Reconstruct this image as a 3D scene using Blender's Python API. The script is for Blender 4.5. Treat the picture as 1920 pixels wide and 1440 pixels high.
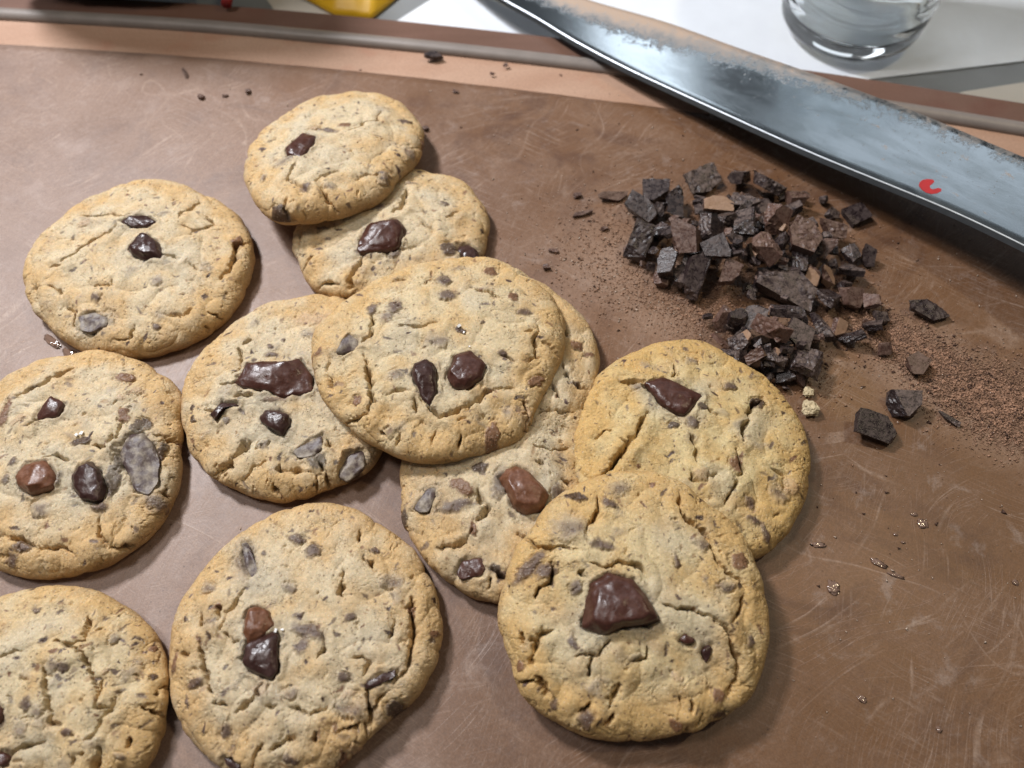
import bpy, bmesh, math, random
import numpy as np
from mathutils import Vector, Matrix

for o in list(bpy.data.objects):
    bpy.data.objects.remove(o)
S = bpy.context.scene
COL = S.collection

# ------------------------------------------------------------------ camera
F_PX, CX, CY = 1443.0, 960.0, 720.0          # photo is 1920 x 1440
PITCH = math.radians(59.5)                   # looking down
CAM_H = 0.267
cam_d = bpy.data.cameras.new('camera')
cam = bpy.data.objects.new('camera', cam_d)
COL.objects.link(cam)
cam.location = (0, 0, CAM_H)
cam.rotation_euler = (math.pi / 2 - PITCH, 0, 0)
cam_d.sensor_fit = 'HORIZONTAL'
cam_d.sensor_width = 36
cam_d.lens = 36 * F_PX / 1920
cam_d.clip_start = 0.005
cam_d.clip_end = 50
cam_d.dof.use_dof = True
cam_d.dof.focus_distance = 0.285
cam_d.dof.aperture_fstop = 8.5
S.camera = cam

# ------------------------------------------------------------------ world and lamps (indoor kitchen light)
W = bpy.data.worlds.new('World')
S.world = W
W.use_nodes = True
bg = W.node_tree.nodes['Background']
bg.inputs[0].default_value = (0.70, 0.73, 0.76, 1)
bg.inputs[1].default_value = 0.125


def lamp(name, loc, target, size, power, col, size_y=None, spread=180):
    d = bpy.data.lights.new(name, 'AREA')
    d.energy = power
    d.color = col
    d.shape = 'RECTANGLE' if size_y else 'DISK'
    d.size = size
    if size_y:
        d.size_y = size_y
    d.spread = math.radians(spread)
    o = bpy.data.objects.new(name, d)
    COL.objects.link(o)
    o.location = loc
    v = Vector(target) - Vector(loc)
    o.rotation_euler = v.to_track_quat('-Z', 'Y').to_euler()
    return o


lamp('cool_strip_lamp', (-0.47, 0.58, 0.72), (-0.02, 0.24, 0), 0.13, 9.8, (0.965, 0.965, 1.0))
lamp('ceiling_spot', (-0.45, 0.20, 0.98), (-0.1, 0.2, 0), 0.24, 3.4, (1.0, 0.94, 0.90))
lamp('warm_ceiling_lamp', (0.58, 0.36, 0.98), (0.16, 0.10, 0), 0.07, 2.1, (1.0, 0.84, 0.56))
lamp('blade_reflection_light', (0.92, 1.75, 1.22), (0.20, 0.35, 0), 0.80, 1.6, (0.88, 0.94, 1.0), 0.66)  # unseen panel added for the knife blade to mirror
lamp('blade_strip_light', (0.15, 1.75, 1.05), (0.06, 0.42, 0), 0.22, 1.1, (0.90, 0.95, 1.0), 0.6)  # second added panel, mirrored as a bright strip near the blade tip

S.view_settings.view_transform = 'Standard'
S.view_settings.look = 'None'
S.view_settings.gamma = 1
S.view_settings.exposure = 0
S.render.engine = 'CYCLES'
S.cycles.use_denoising = True
S.cycles.max_bounces = 10
S.cycles.transmission_bounces = 10
S.cycles.sample_clamp_indirect = 6

# ------------------------------------------------------------------ helpers
cp, sp = math.cos(PITCH), math.sin(PITCH)


def ray(u, v):
    x = (u - CX) / F_PX
    y = (CY - v) / F_PX
    return np.array([x, cp + y * sp, -sp + y * cp])


def at(u, v, z=0.0):
    """photo pixel -> point on the horizontal plane at height z"""
    d = ray(u, v)
    t = (z - CAM_H) / d[2]
    return np.array([d[0] * t, d[1] * t, z])


def at_plane(u, v, p0, n):
    d = ray(u, v)
    o = np.array([0, 0, CAM_H])
    t = np.dot(p0 - o, n) / np.dot(d, n)
    return o + d * t


def px_m(u, v, z=0.0):
    """metres per photo pixel at that point"""
    p = at(u, v, z)
    depth = p[1] * cp + (CAM_H - z) * sp
    return depth / F_PX


def tag(o, label=None, cat=None, group=None, kind=None):
    if label: o['label'] = label
    if cat: o['category'] = cat
    if group: o['group'] = group
    if kind: o['kind'] = kind
    return o


def empty(name, mat=None):
    o = bpy.data.objects.new(name, None)
    o.empty_display_size = 0.01
    COL.objects.link(o)
    if mat is not None:
        o.matrix_world = mat
    return o


def mesh_obj(name, verts, faces, mats, parent=None, smooth=True):
    me = bpy.data.meshes.new(name)
    me.from_pydata([tuple(v) for v in verts], [], [tuple(f) for f in faces])
    me.update()
    if smooth:
        me.polygons.foreach_set('use_smooth', np.ones(len(me.polygons), dtype=bool))
    for m in (mats if isinstance(mats, (list, tuple)) else [mats]):
        me.materials.append(m)
    o = bpy.data.objects.new(name, me)
    COL.objects.link(o)
    if parent is not None:
        o.parent = parent
    return o


def quads_obj(name, V, Q, mats, parent=None, tris=None, smooth=True):
    """fast mesh from numpy quads (and optional tris)"""
    me = bpy.data.meshes.new(name)
    nq = len(Q)
    nt = 0 if tris is None else len(tris)
    me.vertices.add(len(V))
    me.vertices.foreach_set('co', np.asarray(V, np.float32).ravel())
    loops = np.asarray(Q, np.int32).ravel()
    starts = np.arange(nq) * 4
    tot = np.full(nq, 4)
    if nt:
        loops = np.concatenate([loops, np.asarray(tris, np.int32).ravel()])
        starts = np.concatenate([starts, nq * 4 + np.arange(nt) * 3])
        tot = np.concatenate([tot, np.full(nt, 3)])
    me.loops.add(len(loops))
    me.loops.foreach_set('vertex_index', loops.astype(np.int32))
    me.polygons.add(nq + nt)
    me.polygons.foreach_set('loop_start', starts.astype(np.int32))
    me.polygons.foreach_set('loop_total', tot.astype(np.int32))
    if smooth:
        me.polygons.foreach_set('use_smooth', np.ones(nq + nt, dtype=bool))
    me.update(calc_edges=True)
    me.validate()
    for m in (mats if isinstance(mats, (list, tuple)) else [mats]):
        me.materials.append(m)
    o = bpy.data.objects.new(name, me)
    COL.objects.link(o)
    if parent is not None:
        o.parent = parent
    return o


# ---- numpy noise
_rs = np.random.RandomState(7)
_perm = _rs.permutation(256)
_perm = np.concatenate([_perm, _perm, _perm])
_grad = _rs.normal(size=(256, 3))
_grad /= np.linalg.norm(_grad, axis=1)[:, None]


def perlin(P):
    P = np.asarray(P, float)
    i = np.floor(P).astype(int)
    f = P - i
    i &= 255
    u = f * f * f * (f * (f * 6 - 15) + 10)
    out = 0
    for dx in (0, 1):
        wx = u[:, 0] if dx else 1 - u[:, 0]
        for dy in (0, 1):
            wy = u[:, 1] if dy else 1 - u[:, 1]
            for dz in (0, 1):
                wz = u[:, 2] if dz else 1 - u[:, 2]
                h = _perm[_perm[_perm[(i[:, 0] + dx) & 255] + ((i[:, 1] + dy) & 255)] + ((i[:, 2] + dz) & 255)]
                g = _grad[h]
                d = g[:, 0] * (f[:, 0] - dx) + g[:, 1] * (f[:, 1] - dy) + g[:, 2] * (f[:, 2] - dz)
                out = out + wx * wy * wz * d
    return out * 1.5


def fbm(P, octs=3, gain=0.5):
    a, s, r = 1.0, 1.0, 0
    for k in range(octs):
        r = r + a * perlin(P * s + 17.3 * k)
        a *= gain
        s *= 2.03
    return r


_vj = _rs.rand(256, 4)


def voronoi(P):
    """2-D F1, F2 and a random value of the nearest cell"""
    i = np.floor(P).astype(int)
    n = len(P)
    f1 = np.full(n, 9.0)
    f2 = np.full(n, 9.0)
    rv = np.zeros(n)
    for dx in (-1, 0, 1):
        for dy in (-1, 0, 1):
            c0, c1 = i[:, 0] + dx, i[:, 1] + dy
            h = _perm[_perm[c0 & 255] + (c1 & 255)]
            jx = c0 + _vj[h, 0]
            jy = c1 + _vj[h, 1]
            d = np.hypot(P[:, 0] - jx, P[:, 1] - jy)
            closer = d < f1
            f2 = np.where(closer, f1, np.minimum(f2, d))
            rv = np.where(closer, _vj[h, 2], rv)
            f1 = np.where(closer, d, f1)
    return f1, f2, rv


def sstep(a, b, x):
    t = np.clip((x - a) / (b - a), 0, 1)
    return t * t * (3 - 2 * t)


def seg_dist(P, line):
    """distance to polyline and parameter along it (0..1)"""
    best = np.full(len(P), 9.0)
    par = np.zeros(len(P))
    L = len(line) - 1
    for k in range(L):
        a, b = line[k], line[k + 1]
        ab = b - a
        t = np.clip(((P - a) @ ab) / max(1e-12, ab @ ab), 0, 1)
        d = np.hypot(*(P - (a + t[:, None] * ab)).T)
        c = d < best
        best = np.where(c, d, best)
        par = np.where(c, (k + t) / L, par)
    return best, par


# ------------------------------------------------------------------ materials
def new_mat(name):
    m = bpy.data.materials.new(name)
    m.use_nodes = True
    nt = m.node_tree
    nt.nodes.clear()
    out = nt.nodes.new('ShaderNodeOutputMaterial')
    b = nt.nodes.new('ShaderNodeBsdfPrincipled')
    nt.links.new(b.outputs[0], out.inputs[0])
    return m, nt, b


class NG:
    """small helper to write node graphs"""
    def __init__(self, nt):
        self.nt = nt

    def n(self, t, **kw):
        x = self.nt.nodes.new(t)
        for k, v in kw.items():
            setattr(x, k, v)
        return x

    def link(self, a, b):
        self.nt.links.new(a, b)

    def coord(self, kind='Object'):
        return self.n('ShaderNodeTexCoord').outputs[kind]

    def mapping(self, vec, scale=(1, 1, 1), rot=(0, 0, 0), loc=(0, 0, 0)):
        m = self.n('ShaderNodeMapping')
        m.inputs['Scale'].default_value = scale
        m.inputs['Rotation'].default_value = rot
        m.inputs['Location'].default_value = loc
        self.link(vec, m.inputs[0])
        return m.outputs[0]

    def noise(self, vec, scale, detail=3, rough=0.5, dist=0.0):
        x = self.n('ShaderNodeTexNoise')
        x.inputs['Scale'].default_value = scale
        x.inputs['Detail'].default_value = detail
        x.inputs['Roughness'].default_value = rough
        x.inputs['Distortion'].default_value = dist
        self.link(vec, x.inputs['Vector'])
        return x.outputs[0]

    def voro(self, vec, scale, feature='F1', out='Distance'):
        x = self.n('ShaderNodeTexVoronoi', feature=feature)
        x.inputs['Scale'].default_value = scale
        self.link(vec, x.inputs['Vector'])
        return x.outputs[out]

    def ramp(self, v, stops):
        r = self.n('ShaderNodeValToRGB')
        el = r.color_ramp.elements
        while len(el) > 1:
            el.remove(el[-1])
        el[0].position = stops[0][0]
        c = stops[0][1]
        el[0].color = (c, c, c, 1) if not isinstance(c, tuple) else (*c, 1)
        for p, c in stops[1:]:
            e = el.new(p)
            e.color = (c, c, c, 1) if not isinstance(c, tuple) else (*c, 1)
        self.link(v, r.inputs[0])
        return r.outputs[0]

    def math(self, op, a, b=None, c=None):
        m = self.n('ShaderNodeMath', operation=op)
        for i, v in enumerate((a, b, c)):
            if v is None:
                continue
            if isinstance(v, (int, float)):
                m.inputs[i].default_value = v
            else:
                self.link(v, m.inputs[i])
        return m.outputs[0]

    def mix(self, fac, a, b, mode='MIX'):
        m = self.n('ShaderNodeMix', data_type='RGBA', blend_type=mode)
        for sock, v in ((m.inputs[0], fac), (m.inputs[6], a), (m.inputs[7], b)):
            if isinstance(v, (int, float)):
                sock.default_value = v
            elif isinstance(v, tuple):
                sock.default_value = (*v, 1)
            else:
                self.link(v, sock)
        return m.outputs[2]

    def bump(self, h, strength, dist, normal=None):
        b = self.n('ShaderNodeBump')
        b.inputs['Strength'].default_value = strength
        b.inputs['Distance'].default_value = dist
        self.link(h, b.inputs['Height'])
        if normal is not None:
            self.link(normal, b.inputs['Normal'])
        return b.outputs[0]


def mat_dough():
    m, nt, b = new_mat('cookie_dough')
    g = NG(nt)
    co = g.coord()
    at_ = g.n('ShaderNodeAttribute', attribute_name='Col')
    n1 = g.noise(co, 900, 4, 0.65)
    n2 = g.noise(co, 2600, 2, 0.6)
    f = g.ramp(n1, [(0.3, 0.80), (0.7, 1.14)])
    c = g.mix(1.0, at_.outputs['Color'], f, 'MULTIPLY')
    sp_ = g.ramp(n2, [(0.35, 0.90), (0.65, 1.08)])
    c = g.mix(1.0, c, sp_, 'MULTIPLY')
    vs = g.voro(co, 620)
    gate = g.ramp(g.noise(co, 240, 2, 0.5), [(0.43, 0.0), (0.58, 1.0)])
    sk = g.math('MULTIPLY', g.ramp(vs, [(0.13, 1.0), (0.26, 0.0)]), gate)
    c = g.mix(g.math('MULTIPLY', sk, 0.6), c, (0.19, 0.11, 0.06))
    vs2 = g.voro(g.mapping(co, (1, 1, 1), (0, 0, 0.4), (0.3, 0.1, 0)), 900)
    c = g.mix(g.math('MULTIPLY', g.ramp(vs2, [(0.10, 1.0), (0.22, 0.0)]), 0.35), c, (0.80, 0.74, 0.60))
    g.link(c, b.inputs['Base Color'])
    # alpha of the attribute says how chocolatey (smooth) the spot is
    r = g.math('MULTIPLY_ADD', at_.outputs['Alpha'], -0.34, 0.72)
    g.link(r, b.inputs['Roughness'])
    b.inputs['Specular IOR Level'].default_value = 0.35
    h = g.math('ADD', g.math('MULTIPLY', n1, 1.0), g.math('MULTIPLY', n2, 0.5))
    wv = g.n('ShaderNodeVectorMath', operation='MULTIPLY_ADD')
    nw = g.n('ShaderNodeTexNoise')
    nw.inputs['Scale'].default_value = 420
    nw.inputs['Detail'].default_value = 4
    g.link(co, nw.inputs['Vector'])
    g.link(nw.outputs['Color'], wv.inputs[0])
    wv.inputs[1].default_value = (0.0035, 0.0035, 0.0035)
    g.link(co, wv.inputs[2])
    ce = g.voro(wv.outputs[0], 330, 'DISTANCE_TO_EDGE')
    gate2 = g.ramp(g.noise(co, 130, 3, 0.6), [(0.50, 0.0), (0.62, 1.0)])
    crk = g.math('MULTIPLY', g.ramp(ce, [(0.0, 1.0), (0.05, 0.0)]), gate2)
    h = g.math('SUBTRACT', h, g.math('MULTIPLY', crk, 1.5))
    h = g.math('SUBTRACT', h, g.math('MULTIPLY', sk, 0.8))
    g.link(g.bump(h, 0.6, 0.00036), b.inputs['Normal'])
    b.inputs['Subsurface Weight'].default_value = 0.12
    b.inputs['Subsurface Radius'].default_value = (0.003, 0.0016, 0.0007)
    b.inputs['Subsurface Scale'].default_value = 0.8
    return m


def mat_choc(name, base, bloom, rough=0.3, bloom_amt=0.35, spec=0.5, nscale=350):
    m, nt, b = new_mat(name)
    g = NG(nt)
    co = g.coord()
    n = g.noise(co, nscale, 4, 0.6)
    n2 = g.noise(co, 1500, 3, 0.6)
    k = g.ramp(n, [(0.42, 0.0), (0.72, 1.0)])
    k = g.math('MULTIPLY', k, bloom_amt)
    c = g.mix(k, base, bloom)
    v = g.ramp(n2, [(0.3, 0.8), (0.7, 1.2)])
    c = g.mix(1.0, c, v, 'MULTIPLY')
    g.link(c, b.inputs['Base Color'])
    r = g.math('MULTIPLY_ADD', n, 0.35, rough - 0.12)
    g.link(r, b.inputs['Roughness'])
    b.inputs['Specular IOR Level'].default_value = spec
    g.link(g.bump(g.math('ADD', n, g.math('MULTIPLY', n2, 0.3)), 0.5, 0.0004), b.inputs['Normal'])
    return m


def mat_pile(name, base, dust, amt):
    """chopped chocolate: dusted where cocoa has settled on faces that look up"""
    m, nt, b = new_mat(name)
    g = NG(nt)
    co = g.coord()
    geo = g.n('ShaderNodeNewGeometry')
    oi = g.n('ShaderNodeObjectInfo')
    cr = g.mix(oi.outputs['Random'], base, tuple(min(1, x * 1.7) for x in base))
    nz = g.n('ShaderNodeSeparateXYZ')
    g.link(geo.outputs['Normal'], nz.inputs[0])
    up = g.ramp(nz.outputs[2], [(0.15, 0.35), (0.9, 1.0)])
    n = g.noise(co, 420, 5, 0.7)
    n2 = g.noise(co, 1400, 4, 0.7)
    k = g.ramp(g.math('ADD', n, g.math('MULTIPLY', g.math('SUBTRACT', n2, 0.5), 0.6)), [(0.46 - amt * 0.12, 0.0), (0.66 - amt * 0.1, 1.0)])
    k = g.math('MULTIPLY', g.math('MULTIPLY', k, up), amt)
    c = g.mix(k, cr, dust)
    c = g.mix(1.0, c, g.ramp(n2, [(0.3, 0.8), (0.7, 1.2)]), 'MULTIPLY')
    g.link(c, b.inputs['Base Color'])
    g.link(g.math('MULTIPLY_ADD', k, 0.55, 0.26), b.inputs['Roughness'])
    b.inputs['Specular IOR Level'].default_value = 0.45
    g.link(g.bump(g.math('ADD', n, g.math('MULTIPLY', n2, 0.6)), 0.4, 0.0005), b.inputs['Normal'])
    return m


def simple(name, col, rough=0.5, spec=0.5, metal=0.0, nscale=None, namt=0.15, bump=None):
    m, nt, b = new_mat(name)
    g = NG(nt)
    b.inputs['Roughness'].default_value = rough
    b.inputs['Specular IOR Level'].default_value = spec
    b.inputs['Metallic'].default_value = metal
    if nscale:
        n = g.noise(g.coord(), nscale, 4, 0.6)
        c = g.mix(1.0, col, g.ramp(n, [(0.3, 1 - namt), (0.7, 1 + namt)]), 'MULTIPLY')
        g.link(c, b.inputs['Base Color'])
        if bump:
            g.link(g.bump(n, bump[0], bump[1]), b.inputs['Normal'])
    else:
        b.inputs['Base Color'].default_value = (*col, 1)
    return m


def mat_mat():
    """worn brown baking mat: mottled, floury, finely scratched, oily where the powder is wiped off"""
    m, nt, b = new_mat('worn_brown_mat')
    g = NG(nt)
    co = g.coord()
    big = g.noise(co, 9, 4, 0.55, 0.4)
    mid = g.noise(co, 42, 5, 0.62, 0.6)
    fine = g.noise(co, 420, 4, 0.7)
    grain = g.noise(co, 1700, 3, 0.7)
    c = g.mix(g.ramp(big, [(0.35, 0.0), (0.65, 1.0)]), (0.122, 0.053, 0.020), (0.168, 0.083, 0.040))
    # floury film
    film = g.ramp(mid, [(0.38, 0.0), (0.72, 1.0)])
    film2 = g.ramp(fine, [(0.40, 0.0), (0.75, 1.0)])
    flour = g.math('MULTIPLY', g.math('MULTIPLY_ADD', film2, 0.75, 0.25), film)
    c = g.mix(g.math('MULTIPLY', flour, 0.45), c, (0.29, 0.200, 0.145))
    stn = g.noise(co, 23, 5, 0.65, 1.2)
    c = g.mix(g.ramp(stn, [(0.50, 0.0), (0.64, 0.70)]), c, (0.085, 0.036, 0.018))
    stn2 = g.noise(g.mapping(co, (1, 1, 1), (0, 0, 0), (4, 2, 0)), 60, 6, 0.75, 0.5)
    c = g.mix(g.ramp(stn2, [(0.56, 0.0), (0.70, 0.45)]), c, (0.33, 0.26, 0.225))
    sxyz = g.n('ShaderNodeSeparateXYZ')
    g.link(co, sxyz.inputs[0])
    sheen_x = g.math('ADD', g.math('MULTIPLY', sxyz.outputs[0], -3.2), g.math('MULTIPLY', sxyz.outputs[1], -0.9))
    sheen_x = g.math('ADD', sheen_x, g.math('MULTIPLY', g.math('SUBTRACT', g.noise(co, 14, 4, 0.6), 0.5), 1.3))
    pale = g.ramp(g.math('ADD', sheen_x, 0.5), [(0.20, 0.0), (1.0, 0.70)])  # lamp sheen painted into the colour, paler to the left and near side
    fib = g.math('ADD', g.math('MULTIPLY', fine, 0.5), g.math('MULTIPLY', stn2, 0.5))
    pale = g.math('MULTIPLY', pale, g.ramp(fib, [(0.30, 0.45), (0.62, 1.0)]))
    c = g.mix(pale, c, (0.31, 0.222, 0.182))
    # cocoa powder film round the chopped chocolate: soft blotches at fixed places on the mat
    masks = None
    for (u, v, ru, amt) in ((1170, 480, 210, 0.62), (1230, 590, 150, 0.5), (1720, 680, 150, 0.75), (1860, 755, 150, 0.85), (1480, 620, 130, 0.35)):
        p = at(u, v)
        r = ru * px_m(u, v)
        d = g.n('ShaderNodeVectorMath', operation='DISTANCE')
        g.link(co, d.inputs[0])
        d.inputs[1].default_value = tuple(p)
        k = g.math('MULTIPLY', g.ramp(g.math('DIVIDE', d.outputs['Value'], r), [(0.15, 1.0), (1.0, 0.0)]), amt)
        masks = k if masks is None else g.math('MAXIMUM', masks, k)
    dk = g.math('MULTIPLY', masks, g.ramp(g.math('ADD', g.math('MULTIPLY', mid, 0.5), g.math('MULTIPLY', fine, 0.5)), [(0.30, 0.45), (0.52, 1.0)]))
    c = g.mix(dk, c, (0.32, 0.205, 0.140))
    # wiped oily patch beside the pile
    pw = at(1580, 725)
    d = g.n('ShaderNodeVectorMath', operation='DISTANCE')
    wob = g.n('ShaderNodeVectorMath', operation='MULTIPLY_ADD')
    nv = g.n('ShaderNodeTexNoise')
    nv.inputs['Scale'].default_value = 60
    g.link(co, nv.inputs['Vector'])
    g.link(nv.outputs['Color'], wob.inputs[0])
    wob.inputs[1].default_value = (0.02, 0.02, 0)
    g.link(co, wob.inputs[2])
    g.link(wob.outputs[0], d.inputs[0])
    d.inputs[1].default_value = (pw[0] + 0.01, pw[1] + 0.01, 0)
    wipe = g.ramp(g.math('DIVIDE', d.outputs['Value'], 0.02), [(0.55, 1.0), (0.95, 0.0)])
    c = g.mix(g.math('MULTIPLY', wipe, 0.75), c, (0.17, 0.085, 0.035))
    # scratches, several directions
    scr = None
    for (ang, sx, sy, loc, th) in ((0.55, 9, 420, (0, 0, 0), 0.035), (-0.9, 7, 360, (3, 1, 0), 0.03), (1.9, 11, 500, (5, 2, 0), 0.03), (-0.25, 6, 300, (9, 4, 0), 0.022), (2.6, 9, 380, (2, 7, 0), 0.03)):
        wv = g.n('ShaderNodeVectorMath', operation='MULTIPLY_ADD')
        n0 = g.n('ShaderNodeTexNoise')
        n0.inputs['Scale'].default_value = 14
        g.link(co, n0.inputs['Vector'])
        g.link(n0.outputs['Color'], wv.inputs[0])
        wv.inputs[1].default_value = (0.02, 0.02, 0)
        g.link(co, wv.inputs[2])
        mp = g.mapping(wv.outputs[0], (1, 1, 1), (0, 0, ang), loc)
        mp = g.mapping(mp, (sx, sy, 1))
        vd = g.voro(mp, 1.0, 'DISTANCE_TO_EDGE')
        k = g.ramp(vd, [(0.0, 1.0), (th, 0.0)])
        gate = g.ramp(g.noise(g.mapping(co, (1, 1, 1), (0, 0, 0), loc), 26, 3, 0.6), [(0.48, 0.0), (0.68, 1.0)])
        k = g.math('MULTIPLY', k, gate)
        scr = k if scr is None else g.math('MAXIMUM', scr, k)
    # long curved knife scratches
    cn = g.noise(co, 16, 0, 0.5, 0.8)
    cur = g.ramp(g.math('ABSOLUTE', g.math('SUBTRACT', cn, 0.5)), [(0.0, 1.0), (0.006, 0.0)])
    scr = g.math('MAXIMUM', scr, g.math('MULTIPLY', cur, g.ramp(big, [(0.45, 0.0), (0.6, 0.8)])))
    scr = g.math('MULTIPLY', scr, g.ramp(fine, [(0.3, 0.2), (0.6, 1.0)]))
    c = g.mix(g.math('MULTIPLY', scr, 0.55), c, (0.44, 0.33, 0.26))
    # small dark and pale specks
    vsp = g.voro(co, 260, 'F1')
    spk = g.math('MULTIPLY', g.ramp(vsp, [(0.06, 1.0), (0.12, 0.0)]), g.ramp(g.noise(co, 70, 2), [(0.5, 0.0), (0.6, 1.0)]))
    c = g.mix(g.math('MULTIPLY', spk, 0.6), c, (0.06, 0.03, 0.02))
    c = g.mix(1.0, c, g.ramp(grain, [(0.28, 0.74), (0.72, 1.26)]), 'MULTIPLY')
    g.link(c, b.inputs['Base Color'])
    r = g.math('MULTIPLY_ADD', flour, 0.22, 0.44)
    r = g.math('SUBTRACT', r, g.math('MULTIPLY', wipe, 0.06))
    g.link(r, b.inputs['Roughness'])
    b.inputs['Specular IOR Level'].default_value = 0.55
    h = g.math('ADD', g.math('MULTIPLY', fine, 0.6), g.math('ADD', g.math('MULTIPLY', grain, 0.5), g.math('MULTIPLY', scr, 0.5)))
    g.link(g.bump(h, 0.45, 0.00022), b.inputs['Normal'])
    return m


def mat_board(name, c1, c2, rough=0.5):
    m, nt, b = new_mat(name)
    g = NG(nt)
    co = g.coord()
    n = g.noise(g.mapping(co, (10, 45, 1), (0, 0, 0.1)), 1.0, 5, 0.6, 0.6)
    st = g.noise(co, 30, 3, 0.6)
    gr = g.noise(co, 900, 3, 0.7)
    c = g.mix(g.ramp(n, [(0.35, 0.0), (0.65, 1.0)]), c1, c2)
    c = g.mix(g.ramp(st, [(0.56, 0.0), (0.74, 0.55)]), c, tuple(x * y for x, y in zip(c1, (0.95, 0.62, 0.55))))
    c = g.mix(1.0, c, g.ramp(gr, [(0.3, 0.86), (0.7, 1.14)]), 'MULTIPLY')
    g.link(c, b.inputs['Base Color'])
    b.inputs['Roughness'].default_value = rough
    g.link(g.bump(gr, 0.3, 0.0002), b.inputs['Normal'])
    return m


def mat_blade():
    m, nt, b = new_mat('steel_blade_with_cocoa_dust')
    g = NG(nt)
    uv = g.n('ShaderNodeUVMap').outputs[0]
    co = g.coord()
    sx = g.n('ShaderNodeSeparateXYZ')
    g.link(uv, sx.inputs[0])
    u, v = sx.outputs[0], sx.outputs[1]
    n = g.noise(co, 160, 5, 0.72)
    n2 = g.noise(co, 700, 4, 0.75)
    n3 = g.noise(co, 1500, 4, 0.75)
    # powder clings along the spine, broad towards the tip and narrow towards the heel
    width = g.ramp(u, [(0.0, 0.9), (0.30, 0.62), (0.50, 0.46), (0.62, 0.28), (0.78, 0.14), (1.0, 0.10)])
    nn = g.math('ADD', g.math('MULTIPLY', n, 0.45), g.math('ADD', g.math('MULTIPLY', n2, 0.25), g.math('MULTIPLY', n3, 0.3)))
    edge = g.math('SUBTRACT', g.math('ADD', width, g.math('MULTIPLY', g.math('SUBTRACT', nn, 0.5), 1.3)), v)
    dust = g.math('MULTIPLY', g.ramp(edge, [(0.0, 0.0), (0.34, 1.0)]), g.ramp(n3, [(0.25, 0.5), (0.5, 1.0)]))
    speck = g.math('MULTIPLY', g.ramp(g.voro(co, 420), [(0.10, 1.0), (0.2, 0.0)]), g.ramp(n, [(0.50, 0.0), (0.62, 0.8)]))
    dust = g.math('MAXIMUM', dust, g.math('MULTIPLY', speck, g.ramp(v, [(0.2, 1.0), (0.75, 0.1)])))
    # greasy smears
    sm = g.noise(g.mapping(uv, (14, 5, 1), (0, 0, -0.25)), 1.0, 5, 0.65, 0.7)
    smk = g.math('MULTIPLY', g.ramp(sm, [(0.42, 0.0), (0.70, 1.0)]), g.ramp(u, [(0.45, 0.15), (0.68, 1.0)]))
    c = g.mix(g.math('MULTIPLY', smk, 0.3), (0.40, 0.45, 0.49), (0.34, 0.40, 0.42))
    stain = g.math('MULTIPLY', g.ramp(g.noise(g.mapping(uv, (40, 7, 1), (0, 0, 0.3)), 1.0, 4, 0.7), [(0.62, 0.0), (0.72, 1.0)]), g.ramp(u, [(0.72, 0.0), (0.80, 0.75)]))
    c = g.mix(stain, c, (0.36, 0.22, 0.12))
    c = g.mix(dust, c, (0.46, 0.34, 0.255))
    g.link(c, b.inputs['Base Color'])
    met = g.math('SUBTRACT', 1.0, g.math('MAXIMUM', dust, g.math('MULTIPLY', stain, 0.8)))
    g.link(met, b.inputs['Metallic'])
    r = g.math('ADD', g.math('MULTIPLY_ADD', smk, 0.12, 0.15), g.math('MULTIPLY', dust, 0.6))
    g.link(r, b.inputs['Roughness'])
    scr = g.noise(g.mapping(uv, (3, 260, 1)), 1.0, 2, 0.5)
    h = g.math('ADD', g.math('MULTIPLY', g.math('MULTIPLY', dust, n3), 3.0), g.math('MULTIPLY', scr, 0.12))
    g.link(g.bump(h, 0.18, 0.0004), b.inputs['Normal'])
    return m


def mat_glass(name, tint=(0.96, 0.99, 1.0), ior=1.48, rough=0.0):
    m, nt, b = new_mat(name)
    b.inputs['Base Color'].default_value = (*tint, 1)
    b.inputs['Transmission Weight'].default_value = 1
    b.inputs['Roughness'].default_value = rough
    b.inputs['IOR'].default_value = ior
    return m


M = {}
M['dough'] = mat_dough()
M['dark'] = mat_choc('dark_chocolate', (0.034, 0.013, 0.010), (0.11, 0.062, 0.055), 0.26, 0.40)
M['dark2'] = mat_choc('plain_chocolate', (0.055, 0.018, 0.011), (0.13, 0.060, 0.048), 0.28, 0.45)
M['milk'] = mat_choc('milk_chocolate', (0.125, 0.046, 0.020), (0.27, 0.135, 0.085), 0.32, 0.55)
M['bloom'] = mat_choc('bloomed_chocolate', (0.060, 0.036, 0.033), (0.40, 0.345, 0.265), 0.45, 0.85, 0.5, 260)
M['salt'] = simple('salt', (0.85, 0.84, 0.82), 0.6)
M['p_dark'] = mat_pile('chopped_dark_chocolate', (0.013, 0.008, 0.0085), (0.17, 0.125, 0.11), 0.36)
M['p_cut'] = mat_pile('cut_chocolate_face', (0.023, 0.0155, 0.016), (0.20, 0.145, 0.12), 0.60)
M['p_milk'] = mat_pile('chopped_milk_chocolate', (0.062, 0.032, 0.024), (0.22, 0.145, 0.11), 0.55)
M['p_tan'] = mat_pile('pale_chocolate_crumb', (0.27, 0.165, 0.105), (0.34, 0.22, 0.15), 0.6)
M['powder'] = simple('cocoa_powder', (0.32, 0.19, 0.125), 0.9, 0.2, 0, 300, 0.45)
M['powder_dark'] = simple('dark_chocolate_dust', (0.075, 0.04, 0.028), 0.8, 0.3, 0, 300, 0.3)
M['powder_pale'] = simple('pale_dust_grains', (0.50, 0.40, 0.32), 0.9, 0.2, 0, 300, 0.3)
M['crumb'] = simple('cookie_crumb', (0.56, 0.46, 0.29), 0.8, 0.3, 0, 900, 0.25, (0.8, 0.0005))
M['mat'] = mat_mat()
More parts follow.
